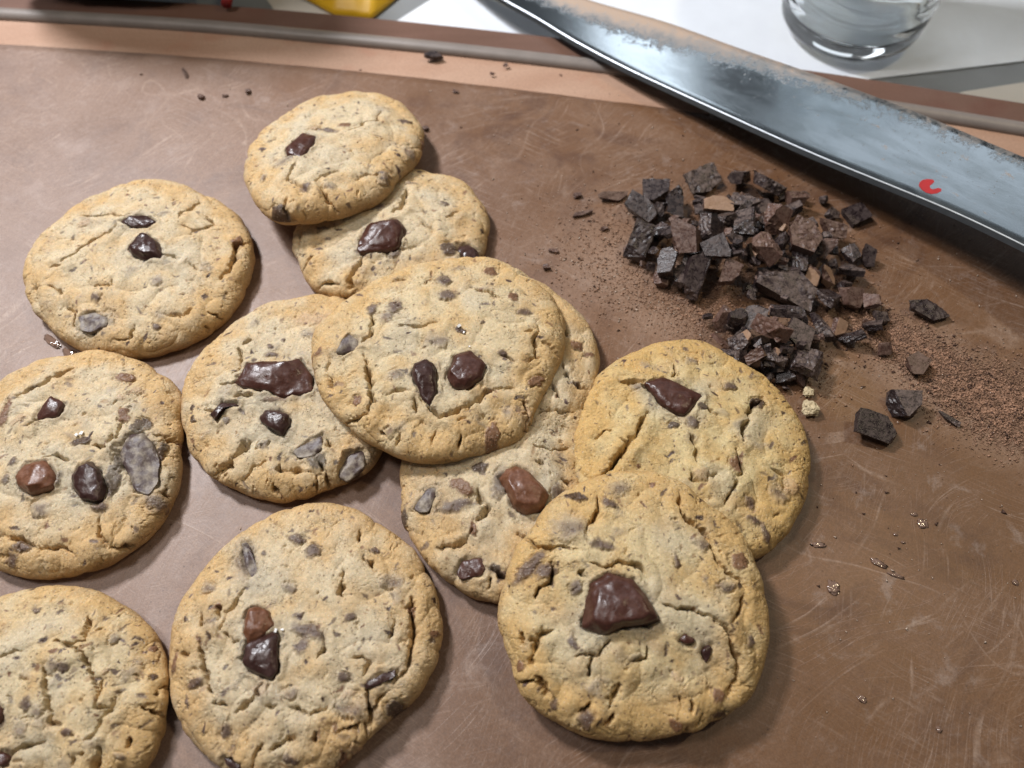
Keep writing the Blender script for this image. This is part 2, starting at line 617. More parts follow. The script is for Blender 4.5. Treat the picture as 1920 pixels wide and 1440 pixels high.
M['board'] = mat_board('pinkish_board', (0.38, 0.225, 0.150), (0.45, 0.290, 0.205), 0.5)
M['rim'] = mat_board('brown_rim', (0.125, 0.064, 0.042), (0.16, 0.085, 0.060), 0.45)
M['bead'] = simple('grey_bead', (0.215, 0.185, 0.165), 0.45, 0.5, 0, 90, 0.10)
M['table'] = simple('grey_table', (0.22, 0.235, 0.245), 0.45, 0.5, 0, 20, 0.12)
M['paper'] = simple('white_paper', (0.74, 0.78, 0.83), 0.65, 0.4, 0, 25, 0.05, (0.2, 0.002))
M['paper2'] = simple('offwhite_paper', (0.62, 0.59, 0.54), 0.7, 0.4, 0, 25, 0.05)
M['yellow'] = simple('yellow_plastic', (0.82, 0.47, 0.015), 0.42, 0.5, 0, 30, 0.06, (0.3, 0.003))
M['green'] = simple('dark_green_cloth', (0.012, 0.045, 0.045), 0.8, 0.3, 0, 120, 0.5, (0.6, 0.003))
M['redcloth'] = simple('dark_red_hem', (0.30, 0.03, 0.03), 0.7, 0.3, 0, 120, 0.3)
M['blade'] = mat_blade()
M['steel'] = simple('ground_edge_steel', (0.20, 0.21, 0.22), 0.35, 0.5, 1.0, 300, 0.12)
M['edge'] = simple('bright_edge_steel', (0.75, 0.80, 0.85), 0.42, 0.5, 1.0, 300, 0.12)
M['logo'] = simple('red_print', (0.42, 0.022, 0.025), 0.45, 0.5, 0, 300, 0.12)
M['handle'] = simple('black_handle', (0.015, 0.015, 0.016), 0.4)
M['glass'] = mat_glass('clear_glass')
M['water'] = mat_glass('water', (0.97, 0.99, 1.0), 1.333)
M['grease'] = simple('melted_butter_drop', (0.20, 0.125, 0.09), 0.04, 1.0)

# ------------------------------------------------------------------ table, paper, board, mat
TZ = -0.016                                  # table top
BZ = -0.0012                                 # board face


def sheet(name, pts, z0, z1, mat, parent=None, smooth=False):
    """solid from a plan outline between two heights"""
    n = len(pts)
    V = [(p[0], p[1], z1) for p in pts] + [(p[0], p[1], z0) for p in pts]
    Fc = [tuple(range(n)), tuple(range(2 * n - 1, n - 1, -1))]
    Fc += [(i, i + n, (i + 1) % n + n, (i + 1) % n) for i in range(n)]
    o = mesh_obj(name, V, Fc, mat, parent, smooth)
    bm = bmesh.new()
    bm.from_mesh(o.data)
    bmesh.ops.recalc_face_normals(bm, faces=bm.faces)
    bm.to_mesh(o.data)
    bm.free()
    return o


t = sheet('table_top', [(-1.3, -0.7), (1.3, -0.7), (1.3, 1.5), (-1.3, 1.5)], TZ - 0.03, TZ, M['table'])
tag(t, kind='structure')


def poly_px(pts, z):
    return [at(u, v, z)[:2] for u, v in pts]


def extend(line, d):
    """lengthen a traced edge beyond the frame at both ends"""
    l = [np.array(p[:2], float) for p in line]
    a = l[0] + (l[0] - l[1]) / np.linalg.norm(l[0] - l[1]) * d
    b = l[-1] + (l[-1] - l[-2]) / np.linalg.norm(l[-1] - l[-2]) * d
    return [a] + l + [b]


def resample(line, n):
    l = np.array(line)
    s = np.concatenate([[0], np.cumsum(np.hypot(*np.diff(l, axis=0).T))])
    t_ = np.linspace(0, s[-1], n)
    return np.stack([np.interp(t_, s, l[:, 0]), np.interp(t_, s, l[:, 1])], 1)


def smooth_line(l, it=6):
    l = l.copy()
    for _ in range(it):
        l[1:-1] = (l[:-2] + 2 * l[1:-1] + l[2:]) / 4
    return l


mat_edge = smooth_line(resample(extend([at(u, v, 0) for u, v in ((0, 82), (350, 104), (700, 135), (850, 153), (1200, 195), (1500, 240), (1800, 290))], 0.25), 60))
bead_top = [(0, 23), (350, 43), (500, 56), (700, 75), (850, 89), (1120, 120), (1400, 158), (1677, 199), (1920, 239)]
bead_line = smooth_line(resample(extend([at(u, v, 0.001) for u, v in bead_top], 0.25), 80))
rim_far = smooth_line(resample(extend([at(u, v, 0) for u, v in ((0, -16), (467, 13), (700, 34), (978, 63), (1300, 102), (1498, 129), (1647, 151), (1810, 177), (1920, 194))], 0.25), 60))

board = empty('chopping_board', Matrix.Translation((0, 0.2, TZ)))
tag(board, 'pinkish wooden chopping board under the brown mat with a grey bead along its far side', 'chopping board')


def onboard(o):
    o.parent = board
    o.matrix_parent_inverse = board.matrix_world.inverted()
    return o


inner = np.array(bead_line)
face = sheet('board_face', [tuple(p) for p in inner] + [(0.75, -0.25), (-0.75, -0.25)], TZ + 0.0006, BZ, M['board'])
onboard(face)
rim = sheet('rim', [tuple(p) for p in rim_far] + [tuple(p) for p in inner[::-1]], TZ + 0.0006, BZ + 0.0012, M['rim'])
onboard(rim)
# bead tube
V, Fc = [], []
R_B = 0.0042
for i, p in enumerate(inner):
    d = inner[min(i + 1, len(inner) - 1)] - inner[max(i - 1, 0)]
    d /= np.linalg.norm(d)
    nrm = np.array([-d[1], d[0]])
    for k in range(14):
        a = 2 * math.pi * k / 14
        q = p + nrm * R_B * math.cos(a)
        V.append((q[0], q[1], BZ + 0.0006 + 0.85 * R_B * math.sin(a)))
for i in range(len(inner) - 1):
    for k in range(14):
        a, b = i * 14 + k, i * 14 + (k + 1) % 14
        Fc.append((a, b, b + 14, a + 14))
onboard(mesh_obj('bead', V, Fc, M['bead']))

# brown mat: a fine sheet that is very slightly uneven
nx, ny = 160, 120
xs = np.linspace(-0.55, 0.62, nx)
far = np.interp(xs, mat_edge[:, 0], mat_edge[:, 1])
V = []
for j in range(ny):
    tt = j / (ny - 1)
    y = -0.2 + (far + 0.2) * tt
    V.append(np.stack([xs, y, np.zeros(nx)], 1))
V = np.concatenate(V)
V[:, 2] = -0.00015 + 0.00015 * fbm(V * 18, 2)
V[:, 1] += 0.0004 * perlin(V * 60 + 3) * (V[:, 1] > far.mean() - 0.05)
top = V.copy()
bot = V.copy()
bot[:, 2] = BZ + 0.0002
idx = np.arange(nx * ny).reshape(ny, nx)
Q = np.stack([idx[:-1, :-1], idx[:-1, 1:], idx[1:, 1:], idx[1:, :-1]], -1).reshape(-1, 4)
e = idx[-1]
Q2 = np.stack([e[:-1], e[1:], e[1:] + nx * ny, e[:-1] + nx * ny], 1)
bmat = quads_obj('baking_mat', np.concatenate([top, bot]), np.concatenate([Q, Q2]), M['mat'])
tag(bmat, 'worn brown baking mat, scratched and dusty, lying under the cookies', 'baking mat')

p1 = sheet('paper_sheet', poly_px([(640, 107), (751, 38), (900, -55), (1100, -260), (2300, -260), (2250, 78), (1640, 150), (1560, 160), (1500, 190)], TZ), TZ + 0.0003, TZ + 0.0012, M['paper'])
tag(p1, 'bright white paper sheet under the drinking glass beyond the board', 'paper sheet')
p2 = sheet('paper_sheet', poly_px([(560, 80), (690, 32), (735, 0), (850, -120), (610, -120), (500, 0)], TZ), TZ + 0.0001, TZ + 0.0002, M['paper2'])
tag(p2, 'dull beige paper strip between the yellow bag and the white paper', 'paper sheet')
p3 = sheet('paper_sheet', poly_px([(1770, 186), (1805, 174), (1960, 150), (2200, 115), (2300, 220), (1950, 240)], TZ), TZ + 0.0003, TZ + 0.0008, M['paper2'])
tag(p3, 'small cream paper corner showing past the board rim under the grey gap', 'paper sheet')

# ------------------------------------------------------------------ cookies
PALE = np.array([0.575, 0.468, 0.306])
TAN = np.array([0.55, 0.372, 0.178])
BROWN = np.array([0.37, 0.210, 0.085])
TONES = {'grey': np.array([0.26, 0.215, 0.175]), 'purple': np.array([0.088, 0.052, 0.044]), 'dark': np.array([0.055, 0.028, 0.020]),
         'brown': np.array([0.17, 0.080, 0.042]), 'tan': np.array([0.42, 0.27, 0.17]), 'pit': np.array([0.30, 0.18, 0.085])}


def disk_grid(n):
    a = np.linspace(-1, 1, n)
    X, Y = np.meshgrid(a, a)
    X, Y = X.ravel(), Y.ravel()
    r = np.zeros_like(X)
    th = np.zeros_like(X)
    c = np.abs(X) > np.abs(Y)
    r[c] = X[c]
    th[c] = (math.pi / 4) * (Y[c] / X[c])
    d = ~c & (np.abs(Y) > 0)
    r[d] = Y[d]
    th[d] = math.pi / 2 - (math.pi / 4) * (X[d] / Y[d])
    th = np.where(r < 0, th + math.pi, th)
    r = np.abs(r)
    return r, np.mod(th, 2 * math.pi)


def grid_for(n):
    GR, GT = disk_grid(n)
    gi = np.arange(n * n).reshape(n, n)
    GQ = np.stack([gi[:-1, :-1], gi[:-1, 1:], gi[1:, 1:], gi[1:, :-1]], -1).reshape(-1, 4)
    GB = np.concatenate([gi[0, :-1], gi[:-1, -1], gi[-1, :0:-1], gi[:0:-1, 0]])
    return GR, GT, GQ, GB


GRIDS = {n: grid_for(n) for n in (240, 330)}


def chunk_mesh(outline, zbase, h, rnd, rounding=0.0009, top=0.72, zoff=None):
    """a half melted piece of chocolate from its plan outline: sunk skirt, shoulder, tilted top with a ridge, softly rounded"""
    P = np.array(outline)
    c = P.mean(0)
    n = len(P)
    tilt = np.array([rnd.uniform(-0.16, 0.16), rnd.uniform(-0.16, 0.16)])
    ra = rnd.uniform(0, math.pi)
    rdir = np.array([math.cos(ra), math.sin(ra)])
    size = np.hypot(*(P - c).T).mean()
    bm = bmesh.new()
    rings = []
    for sc, hh in ((1.08, -0.0030), (1.05, h * 0.10), (0.99, h * 0.55), (top, h)):
        ring = []
        for k in range(n):
            q = c + (P[k] - c) * sc * (1 + (rnd.uniform(-0.07, 0.07) if sc < 1.1 else 0))
            z = zbase + hh
            if hh > 0:
                z += np.dot(q - c, tilt) * hh / h - 0.35 * abs(np.dot(q - c, rdir)) * (hh / h) ** 2 * 0.5
            ring.append(bm.verts.new((q[0], q[1], z + rnd.uniform(-1, 1) * 0.06 * h * (hh > 0))))
        rings.append(ring)
    for a, b in zip(rings[:-1], rings[1:]):
        for k in range(n):
            bm.faces.new((a[k], a[(k + 1) % n], b[(k + 1) % n], b[k]))
    mid = bm.verts.new((c[0], c[1], zbase + h * (1.06 if h > 0.002 else 1.0)))
    for k in range(n):
        bm.faces.new((rings[-1][k], rings[-1][(k + 1) % n], mid))
    bm.faces.new(rings[0][::-1])
    bmesh.ops.recalc_face_normals(bm, faces=bm.faces)
    bmesh.ops.triangulate(bm, faces=bm.faces)
    for _ in range(3):
        le = [e_ for e_ in bm.edges if e_.calc_length() > 0.0009 and max(v_.co.z for v_ in e_.verts) > zbase - 0.001]
        if not le or len(bm.faces) > 5000:
            break
        bmesh.ops.subdivide_edges(bm, edges=le, cuts=1)
        bmesh.ops.triangulate(bm, faces=[f for f in bm.faces if len(f.verts) > 3])
    for _ in range(2):
        bmesh.ops.smooth_vert(bm, verts=bm.verts, factor=0.5, use_axis_x=True, use_axis_y=True, use_axis_z=True)
    co = np.array([v_.co for v_ in bm.verts])
    s = rnd.uniform(0, 50)
    dz = 0.00030 * fbm(co * 240 + s, 4, 0.6)
    dx = 0.00030 * fbm(co * 260 + s + 9, 3)
    dy = 0.00030 * fbm(co * 260 + s + 29, 3)
    for v_, a, b, d_ in zip(bm.verts, dz, dx, dy):
        v_.co += Vector((b, d_, a))
    me = bpy.data.meshes.new('chocolate_chunk')
    bm.to_mesh(me)
    bm.free()
    me.polygons.foreach_set('use_smooth', np.ones(len(me.polygons), dtype=bool))
    return me


def poly_sd(P, poly):
    """signed distance to a closed outline, negative inside"""
    d, _ = seg_dist(P, np.concatenate([poly, poly[:1]]))
    ins = np.zeros(len(P), bool)
    n = len(poly)
    for k in range(n):
        a, b = poly[k], poly[(k + 1) % n]
        cr = (a[1] > P[:, 1]) != (b[1] > P[:, 1])
        xs_ = a[0] + (P[:, 1] - a[1]) / (b[1] - a[1] + 1e-15) * (b[0] - a[0])
        ins ^= cr & (P[:, 0] < xs_)
    return np.where(ins, -d, d)


def crop(s, ox, oy):
    return lambda pts: [(x / s + ox, y / s + oy) for x, y in pts]


def make_cookie(label, cropf, outline, zc, slope, seed, chunks=(), buried=(), cracks=(), warm=0.0, b_=0.0064, dome=0.0038, salt=(), n_fleck=290, extra_cracks=(), crackle=1.0, res=330):
    GR, GT, GQ, GB = GRIDS[res]
    rnd = random.Random(seed)
    rs = np.random.RandomState(seed)
    out_px = cropf(outline)
    cu, cv = np.mean(out_px, axis=0)
    p0 = at(cu, cv, zc)
    nrm = np.array([-float(slope[0]), -float(slope[1]), 1.0])
    nrm /= np.linalg.norm(nrm)
    ex = np.array([1.0, 0.0, slope[0]])
    ex /= np.linalg.norm(ex)
    ey = np.cross(nrm, ex)
    Rm = np.stack([ex, ey, nrm], 1)

    def loc(u, v, h=0.0):
        q = at_plane(u, v, p0 + nrm * h, nrm) - p0
        return np.array([q @ ex, q @ ey])

    OUT = np.array([loc(u, v) for u, v in out_px])
    cen = OUT.mean(0)
    # recentre
    p0 = p0 + ex * cen[0] + ey * cen[1]
    OUT = OUT - cen
    th = np.arctan2(OUT[:, 1], OUT[:, 0]) % (2 * math.pi)
    rr = np.hypot(OUT[:, 0], OUT[:, 1])
    o_ = np.argsort(th)
    th, rr = th[o_], rr[o_]
    tt = np.linspace(0, 2 * math.pi, 721)
    Rt = np.interp(tt, np.concatenate([th - 2 * math.pi, th, th + 2 * math.pi]), np.tile(rr, 3))
    k = np.exp(-0.5 * (np.arange(-18, 19) / 6.0) ** 2)
    k /= k.sum()
    Rt = np.convolve(np.concatenate([Rt[-19:-1], Rt, Rt[1:19]]), k, 'valid')[:721]
    R = np.interp(GT, tt, Rt)
    A, PH, s1 = 0.0092, 2.25, 0.66
    inner = GR <= s1
    ri = np.clip(GR / s1, 0, 1)
    ph = np.clip((GR - s1) / (1 - s1), 0, 1) * PH
    rho = np.where(inner, (R - A) * ri, (R - A) + A * np.sin(ph))
    zz = np.where(inner, b_ + dome * (1 - ri ** 2.2), b_ * np.cos(ph))
    P = np.stack([rho * np.cos(GT), rho * np.sin(GT), zz], 1)
    NR = np.stack([np.sin(ph) * np.cos(GT), np.sin(ph) * np.sin(GT), np.cos(ph)], 1)
    top_w = sstep(1.7, 0.9, ph)
    q2 = P[:, :2]
    so = seed * 3.71

    N3 = np.concatenate([q2, np.zeros((len(q2), 1)) + so], 1)
    wl = P + 0.004 * np.stack([perlin(P * 90 + so + 3), perlin(P * 90 + so + 43), perlin(P * 90 + so + 83)], 1)
    puff = np.sqrt(np.abs(perlin(wl * 58 + so)) + 0.004) - 0.35
    puff2 = np.sqrt(np.abs(perlin(wl * 120 + so + 15)) + 0.01) - 0.35
    lump = 0.0017 * puff + 0.00032 * puff2 * sstep(-0.3, 0.3, perlin(P * 40 + so + 61)) + 0.0005 * perlin(P * 40 + so + 9) + 0.00022 * fbm(P * 170 + so + 5, 2)
    grain = 0.00008 * fbm(P * 620 + so, 3, 0.62)
    D = lump + grain
    wx = 0.0010 * fbm(P * 240 + so + 31, 4, 0.55)
    wy = 0.0010 * fbm(P * 240 + so + 57, 4, 0.55)
    qw = q2 + np.stack([wx, wy], 1)
    ht = b_ + dome * 0.6
    crack_any = np.zeros(len(q2))
    lines = [(c_, cropf) for c_ in cracks] + [(c_, f_) for f_, cs in extra_cracks for c_ in cs]
    for (cr, fn) in lines:
        wd = 1.0
        if isinstance(cr, tuple) and isinstance(cr[0], (int, float)):
            wd, cr = cr
            wd = 1 + (wd - 1) * 0.65
        L = np.array([loc(u, v, ht) for u, v in fn(cr)]) - cen
        d, par = seg_dist(qw, L)
        prof = 1.2 * np.sqrt(np.clip(4 * par * (1 - par), 0, 1)) + 0.25
        var = 0.75 + 0.7 * perlin(N3 * 320 + 77)
        w = 0.00034 * wd * np.clip(prof * var, 0.25, 2)
        depth = 0.0031 * min(1.4, 0.55 + 0.45 * wd) * np.clip(prof, 0.3, 1.2) * np.clip(var, 0.4, 1.2)
        w = w * (1 + 0.55 * perlin(N3 * 800 + 13))
        cut = np.exp(-np.abs(d / (1.15 * np.maximum(w, 0.00022))) ** 3.2)
        shoulder = 0.00085 * np.exp(-((d - 0.0030) / 0.0028) ** 2)
        D = D - depth * cut * top_w + shoulder * top_w
        crack_any = np.maximum(crack_any, cut)
    # fine baked crackle, stronger towards the rim
    qv = q2 + np.stack([1.6 * wx, 1.6 * wy], 1)
    f1, f2, rv = voronoi(qv * 150 + so)
    rimw = sstep(0.35, 0.95, rho / R)
    mask = sstep(0.10, 0.45, perlin(N3 * 75 + 11) + 0.60 * rimw - 0.22)
    ck = np.exp(-((f2 - f1) / 0.038) ** 2) * mask * top_w * crackle
    D = D - 0.00085 * ck * np.clip(0.5 + 1.6 * perlin(N3 * 330 + 91), 0, 1)
    f1b, f2b, rvb = voronoi(qv * 420 + so + 3)
    mask2 = sstep(0.05, 0.4, perlin(N3 * 110 + 29) + 0.45 * rimw - 0.1)
    ckb = np.exp(-((f2b - f1b) / 0.08) ** 2) * mask2 * top_w * crackle
    D = D - 0.00026 * ckb
    # small baking pits
    f1c, _, rvc = voronoi(qv * 300 + so + 8)
    pit = (rvc > 0.972) * np.exp(-(f1c / 0.17) ** 2) * top_w
    D = D - 0.0012 * pit

    # colours of the baked surface, with warm lamp light painted in per cookie
    bn = fbm(P * 95 + so + 2, 3)
    frontm = sstep(0.50, 0.95, rho / R) * 0.72
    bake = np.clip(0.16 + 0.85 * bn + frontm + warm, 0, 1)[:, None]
    C = (PALE * (1 - bake) + TAN * bake) * np.array([1.0, 1 - 0.2 * warm, 1 - 1.3 * warm])  # warm light put in as a yellow tint, strongest on the right-hand cookies
    edge = np.clip(sstep(0.7, 1.9, ph) * 0.60 + 0.45 * np.clip(perlin(P * 70 + so + 21) - 0.12, 0, 1) * rimw + 0.14 * puff * rimw, 0, 0.85)[:, None]
    C = C * (1 - edge) + BROWN * edge
    gt = (0.38 * sstep(0.0, 0.35, perlin(P * 55 + so + 71)) * sstep(0.85, 0.5, rho / R))[:, None]
    C = C * (1 - gt) + np.array([0.50, 0.455, 0.355]) * gt
    C = C * (1 + 0.08 * perlin(P * 420 + so))[:, None]
    alpha = np.zeros(len(P))

    def splat(x, y, rx, ry, rot, tone, a, lift=0.0, sharp=0.25, p_=2.0, groove=0.0):
        nonlocal C, alpha, D
        m_ = np.hypot(q2[:, 0] - x, q2[:, 1] - y) < 1.7 * max(rx, ry) + 0.001
        m_ &= ph < 1.75
        if not m_.any():
            return
        dx, dy = qw[m_, 0] - x, qw[m_, 1] - y
        cx_, sx_ = math.cos(rot), math.sin(rot)
        e_ = (np.abs((dx * cx_ + dy * sx_) / rx) ** p_ + np.abs((-dx * sx_ + dy * cx_) / ry) ** p_) ** (1 / p_)
        e_ = e_ + 0.22 * fbm(N3[m_] * 480 + 3, 3, 0.7)
        w_ = sstep(1.0 + sharp, 1.0 - sharp, e_)
        C[m_] = C[m_] * (1 - a * w_[:, None]) + tone * a * w_[:, None]
        alpha[m_] = np.maximum(alpha[m_], a * w_)
        if lift:
            D[m_] += lift * w_
        if groove:
            D[m_] -= groove * np.exp(-((e_ - 1.08) / 0.16) ** 2) * np.clip(0.35 + 1.8 * perlin(N3[m_] * 230 + 5), 0, 1.2)

    Rmean = rr.mean()
    # tiny chocolate flecks mixed through the dough
    for _ in range(n_fleck):
        t_ = rnd.uniform(0, 2 * math.pi)
        ra = math.sqrt(rnd.random()) * np.interp(t_, tt, Rt) * 0.985
        s_ = rnd.choice((0.0002, 0.00024, 0.00028, 0.00034, 0.00042, 0.00055, 0.0008))
        tone = TONES[rnd.choice(('purple', 'brown', 'dark', 'dark', 'purple', 'pit'))]
        splat(ra * math.cos(t_), ra * math.sin(t_), s_ * rnd.uniform(0.9, 2.4), s_ * 0.75, rnd.uniform(0, 3.14), tone, rnd.uniform(0.5, 1.0), -0.00012, 0.35)
    # faint chocolate showing through
    for _ in range(12):
        t_ = rnd.uniform(0, 2 * math.pi)
        ra = math.sqrt(rnd.random()) * Rmean * 0.85
        splat(ra * math.cos(t_), ra * math.sin(t_), rnd.uniform(0.001, 0.0042), rnd.uniform(0.0008, 0.0024), rnd.uniform(0, 3), TONES['grey'], rnd.uniform(0.2, 0.5), 0.0003, 0.6)
    scale0 = px_m(cu, cv, zc)
    s_crop = 1.0 / (cropf([(1, 0)])[0][0] - cropf([(0, 0)])[0][0])
    for bu in buried:
        fn = cropf
        if callable(bu[0]):
            fn, bu = bu[0], bu[1:]
            sc_ = 1.0 / (fn([(1, 0)])[0][0] - fn([(0, 0)])[0][0])
        else:
            sc_ = s_crop
        x, y, rx, ry, tone = bu[:5]
        rot = math.radians(-bu[5]) if len(bu) > 5 else rnd.uniform(-0.3, 0.3)
        (u, v), = fn([(x, y)])
        q = loc(u, v, ht) - cen
        pm = px_m(u, v, zc)
        dark = tone in ('dark', 'brown')
        splat(q[0], q[1], rx / sc_ * pm, ry / sc_ * pm * 1.1, rot, TONES[tone], 0.92 if dark else (0.82 if tone == 'purple' else 0.45),
              0.0002 if dark else 0.0005, 0.20 if dark else 0.45, 2.2, 0.0009)
        if not dark and tone != 'tan':
            splat(q[0] + 0.0006, q[1] - 0.0005, rx / sc_ * pm * 0.62, ry / sc_ * pm * 0.5, rot, TONES['purple'], 0.55, 0.0, 0.45, 2.2)
    # chunks: hold the dough down under them and lift a lip round them
    chunk_loc = []
    for ch in chunks:
        fn = cropf
        if callable(ch[0]):
            fn, ch = ch[0], ch[1:]
        pts, h, tone = ch[:3]
        L = np.array([loc(u, v, ht + h * 0.0006) for u, v in fn(pts)]) - cen
        chunk_loc.append((L, h * 0.001, tone))
        sd = poly_sd(qw, L)
        nz_ = np.clip(0.65 + 1.2 * perlin(N3 * 210 + 71), 0, 1.5)
        D = D - 0.0014 * sstep(0.0005, -0.0009, sd) * top_w
        D = D + 0.00085 * nz_ * np.exp(-((sd - 0.0014) / 0.0010) ** 2) * top_w * (1.0 if h > 1.5 else 0.5)
        D = D - 0.0010 * np.clip(0.2 + 1.6 * perlin(N3 * 160 + 33), 0, 1) * np.exp(-((sd - 0.0003) / 0.00045) ** 2) * top_w
        sm = np.exp(-(np.maximum(sd, 0) / 0.0012) ** 1.5) * 0.55 * top_w * np.clip(0.45 + 1.5 * perlin(N3 * 260 + 4), 0, 1)
        C = C * (1 - sm[:, None]) + TONES['purple'] * sm[:, None]
        gm = np.exp(-(np.maximum(sd, 0) / 0.005) ** 2) * 0.38 * top_w * np.clip(0.5 + perlin(N3 * 90 + 44), 0, 1)
        C = C * (1 - gm[:, None]) + np.array([0.42, 0.385, 0.305]) * gm[:, None]

    P2 = P + NR * D[:, None]
    P2[:, 2] += -0.0002
    V = np.concatenate([P2, [[0, 0, P2[GB][:, 2].mean()]]])
    tris = np.stack([np.roll(GB, -1), GB, np.full(len(GB), len(P2))], 1)
    mw = Matrix.Translation(Vector(p0)) @ Matrix(Rm.tolist()).to_4x4()
    root = empty('cookie', mw)
    tag(root, label, 'cookie', 'chocolate chip cookies on the brown mat')
    o = quads_obj('dough', V, GQ, M['dough'], root, tris)
    ca = o.data.color_attributes.new('Col', 'FLOAT_COLOR', 'POINT')
    CC = np.ones((len(V), 4), np.float32)
    CC[:-1, :3] = np.clip(C, 0.01, 0.9)
    CC[:-1, 3] = alpha
    CC[-1] = (0.4, 0.25, 0.1, 0)
    ca.data.foreach_set('color', CC.ravel())
    for L, h, tone in chunk_loc:
        c_ = L.mean(0)
        near = (poly_sd(P2[:, :2], L) < 0.0012) & (ph < 1.6)
        zb = P2[near, 2].mean() + 0.0007 if near.any() else b_
        me = chunk_mesh(L, zb, h * 0.85, rnd, 0, rnd.uniform(0.66, 0.8))
        co_ = bpy.data.objects.new('chocolate_chunk', me)
        me.materials.append(M[tone])
        COL.objects.link(co_)
        co_.parent = root
    for (x, y) in salt:
        (u, v), = cropf([(x, y)])
        q = loc(u, v, ht + 0.002) - cen
        near = np.argsort(np.hypot(*(P2[:, :2] - q).T) + (ph > 1.5) * 1.0)[:3]
        zb = P2[near, 2].mean() + 0.0006
        s_ = rnd.uniform(0.0005, 0.0010)
        bm = bmesh.new()
        bmesh.ops.create_cube(bm, size=1.0)
        for v_ in bm.verts:
            v_.co = Vector((v_.co.x * s_ * 1.3 + rnd.uniform(-1, 1) * s_ * 0.2, v_.co.y * s_ + rnd.uniform(-1, 1) * s_ * 0.2, v_.co.z * s_ * 0.7 + rnd.uniform(-1, 1) * s_ * 0.15))
        bmesh.ops.rotate(bm, verts=bm.verts, matrix=Matrix.Rotation(rnd.uniform(0, 3), 3, 'Z') @ Matrix.Rotation(rnd.uniform(-0.5, 0.5), 3, 'X'))
        me = bpy.data.meshes.new('salt_flake')
        bm.to_mesh(me)
        bm.free()
        me.materials.append(M['salt'])
        so_ = bpy.data.objects.new('salt_flake', me)
        COL.objects.link(so_)
        so_.parent = root
        so_.location = (q[0], q[1], zb)
    return root


cK = crop(3.6, 0, 300)
cAB = crop(3.429, 430, 150)
cD = crop(3.349, 330, 530)
cC = crop(3.348, 570, 460)
cI = crop(3.13, 0, 640)
cJ = crop(4.0, 0, 1080)
cH = crop(2.823, 300, 930)
c8 = crop(1.846, 740, 620)
cF = crop(3.348, 1060, 630)
cG = crop(2.717, 920, 870)
cE = crop(4.644, 740, 840)
cR = crop(3.428, 930, 500)

Z0 = 0.0042

make_cookie('pale round cookie at the upper left with two dark chocolate bits above its middle', cK,
    [(1050,150),(1250,175),(1340,235),(1480,290),(1620,400),(1680,490),(1710,640),(1690,760),(1640,900),(1580,1010),(1450,1130),(1300,1220),(1130,1290),(960,1330),(780,1310),(560,1290),(420,1200),(290,1090),(210,970),(175,860),(180,740),(230,600),(320,490),(440,400),(560,310),(700,250),(800,190),(930,165)],
    Z0, (0, 0), 11,
    chunks=[([(815,410),(880,368),(1000,362),(1055,405),(990,440),(900,436)], 2.0, 'dark'), ([(865,575),(960,475),(1010,490),(1080,540),(1088,632),(980,642),(900,612)], 4.2, 'dark'),
            ([(525,1010),(620,985),(720,1020),(715,1080),(600,1115),(530,1100)], 1.0, 'bloom')],
    buried=[(640,1055,120,65,'grey'),(650,912,32,26,'purple'),(1060,795,42,42,'grey'),(1050,1075,24,22,'purple'),(1290,1150,34,28,'brown'),(565,410,38,24,'tan'),(1110,345,45,30,'grey'),(1590,500,36,36,'brown'),(1370,890,14,26,'dark'),(985,290,12,12,'brown'),(850,205,12,10,'brown'),(690,855,14,10,'dark'),(1465,630,12,14,'brown')],
    cracks=[(1.2,[(540,340),(620,355),(700,360),(760,350),(800,375),(900,360)]),(1.6,[(1335,235),(1290,290),(1230,320),(1200,380)]),(1.7,[(800,440),(760,480),(680,520),(560,580),(480,640),(420,670)]),(1.3,[(1240,430),(1310,460),(1380,430),(1440,400),(1390,340)]),(2.2,[(1660,490),(1580,520),(1570,620),(1540,690),(1480,760)]),[(320,810),(380,850),(420,870)],(1.2,[(440,960),(510,980),(480,1070)]),[(740,1160),(860,1150),(900,1080)],[(1280,680),(1330,720)],[(1100,635),(1200,650)],[(640,830),(760,830),(770,800)],[(1080,1005),(1230,1010),(1290,960)],[(1350,1040),(1370,1110)],[(225,800),(230,900)],[(1380,975),(1480,990)],[(330,700),(420,690)]])

make_cookie('smaller cookie leaning on another at the top of the group, tilted away', cAB,
    [(850,105),(990,130),(1100,165),(1160,220),(1220,280),(1250,360),(1240,440),(1200,520),(1150,580),(1090,620),(1050,690),(960,760),(860,810),(700,860),(560,885),(400,895),(300,885),(210,840),(160,780),(120,690),(105,600),(120,500),(160,420),(250,330),(370,250),(520,160),(640,130),(750,110)],
    0.0134, (-0.01, -0.17), 12,
    chunks=[([(368,415),(480,322),(568,350),(530,412),(470,468),(380,452)], 3.0, 'dark2')],
    buried=[(285,770,85,55,'dark',-25),(270,835,60,30,'grey',-20),(355,500,55,45,'grey'),(640,322,65,20,'purple'),(750,295,42,22,'brown'),(560,300,38,18,'tan'),(1140,222,50,16,'purple'),(1150,400,42,55,'grey'),(990,560,32,48,'grey'),(500,665,36,26,'purple'),(210,580,22,42,'grey'),(735,160,14,20,'grey'),(1250,305,26,26,'brown'),(975,665,14,30,'brown'),(1085,435,12,14,'dark'),(655,650,35,20,'grey'),],
    cracks=[(1.3,[(980,190),(950,260),(880,270),(850,300),(780,325)]),(1.2,[(440,520),(400,590),(380,620)]),[(560,640),(600,590),(680,570),(720,560)],[(820,590),(900,560),(960,560)],(1.6,[(370,700),(355,790),(330,875)]),(1.2,[(600,660),(640,720),(740,760),(800,780)]),(1.1,[(470,750),(490,830)]),(1.2,[(1090,430),(1180,470),(1200,430)]),[(1010,690),(1050,640)],[(380,610),(450,640),(520,690)]], crackle=0.7)

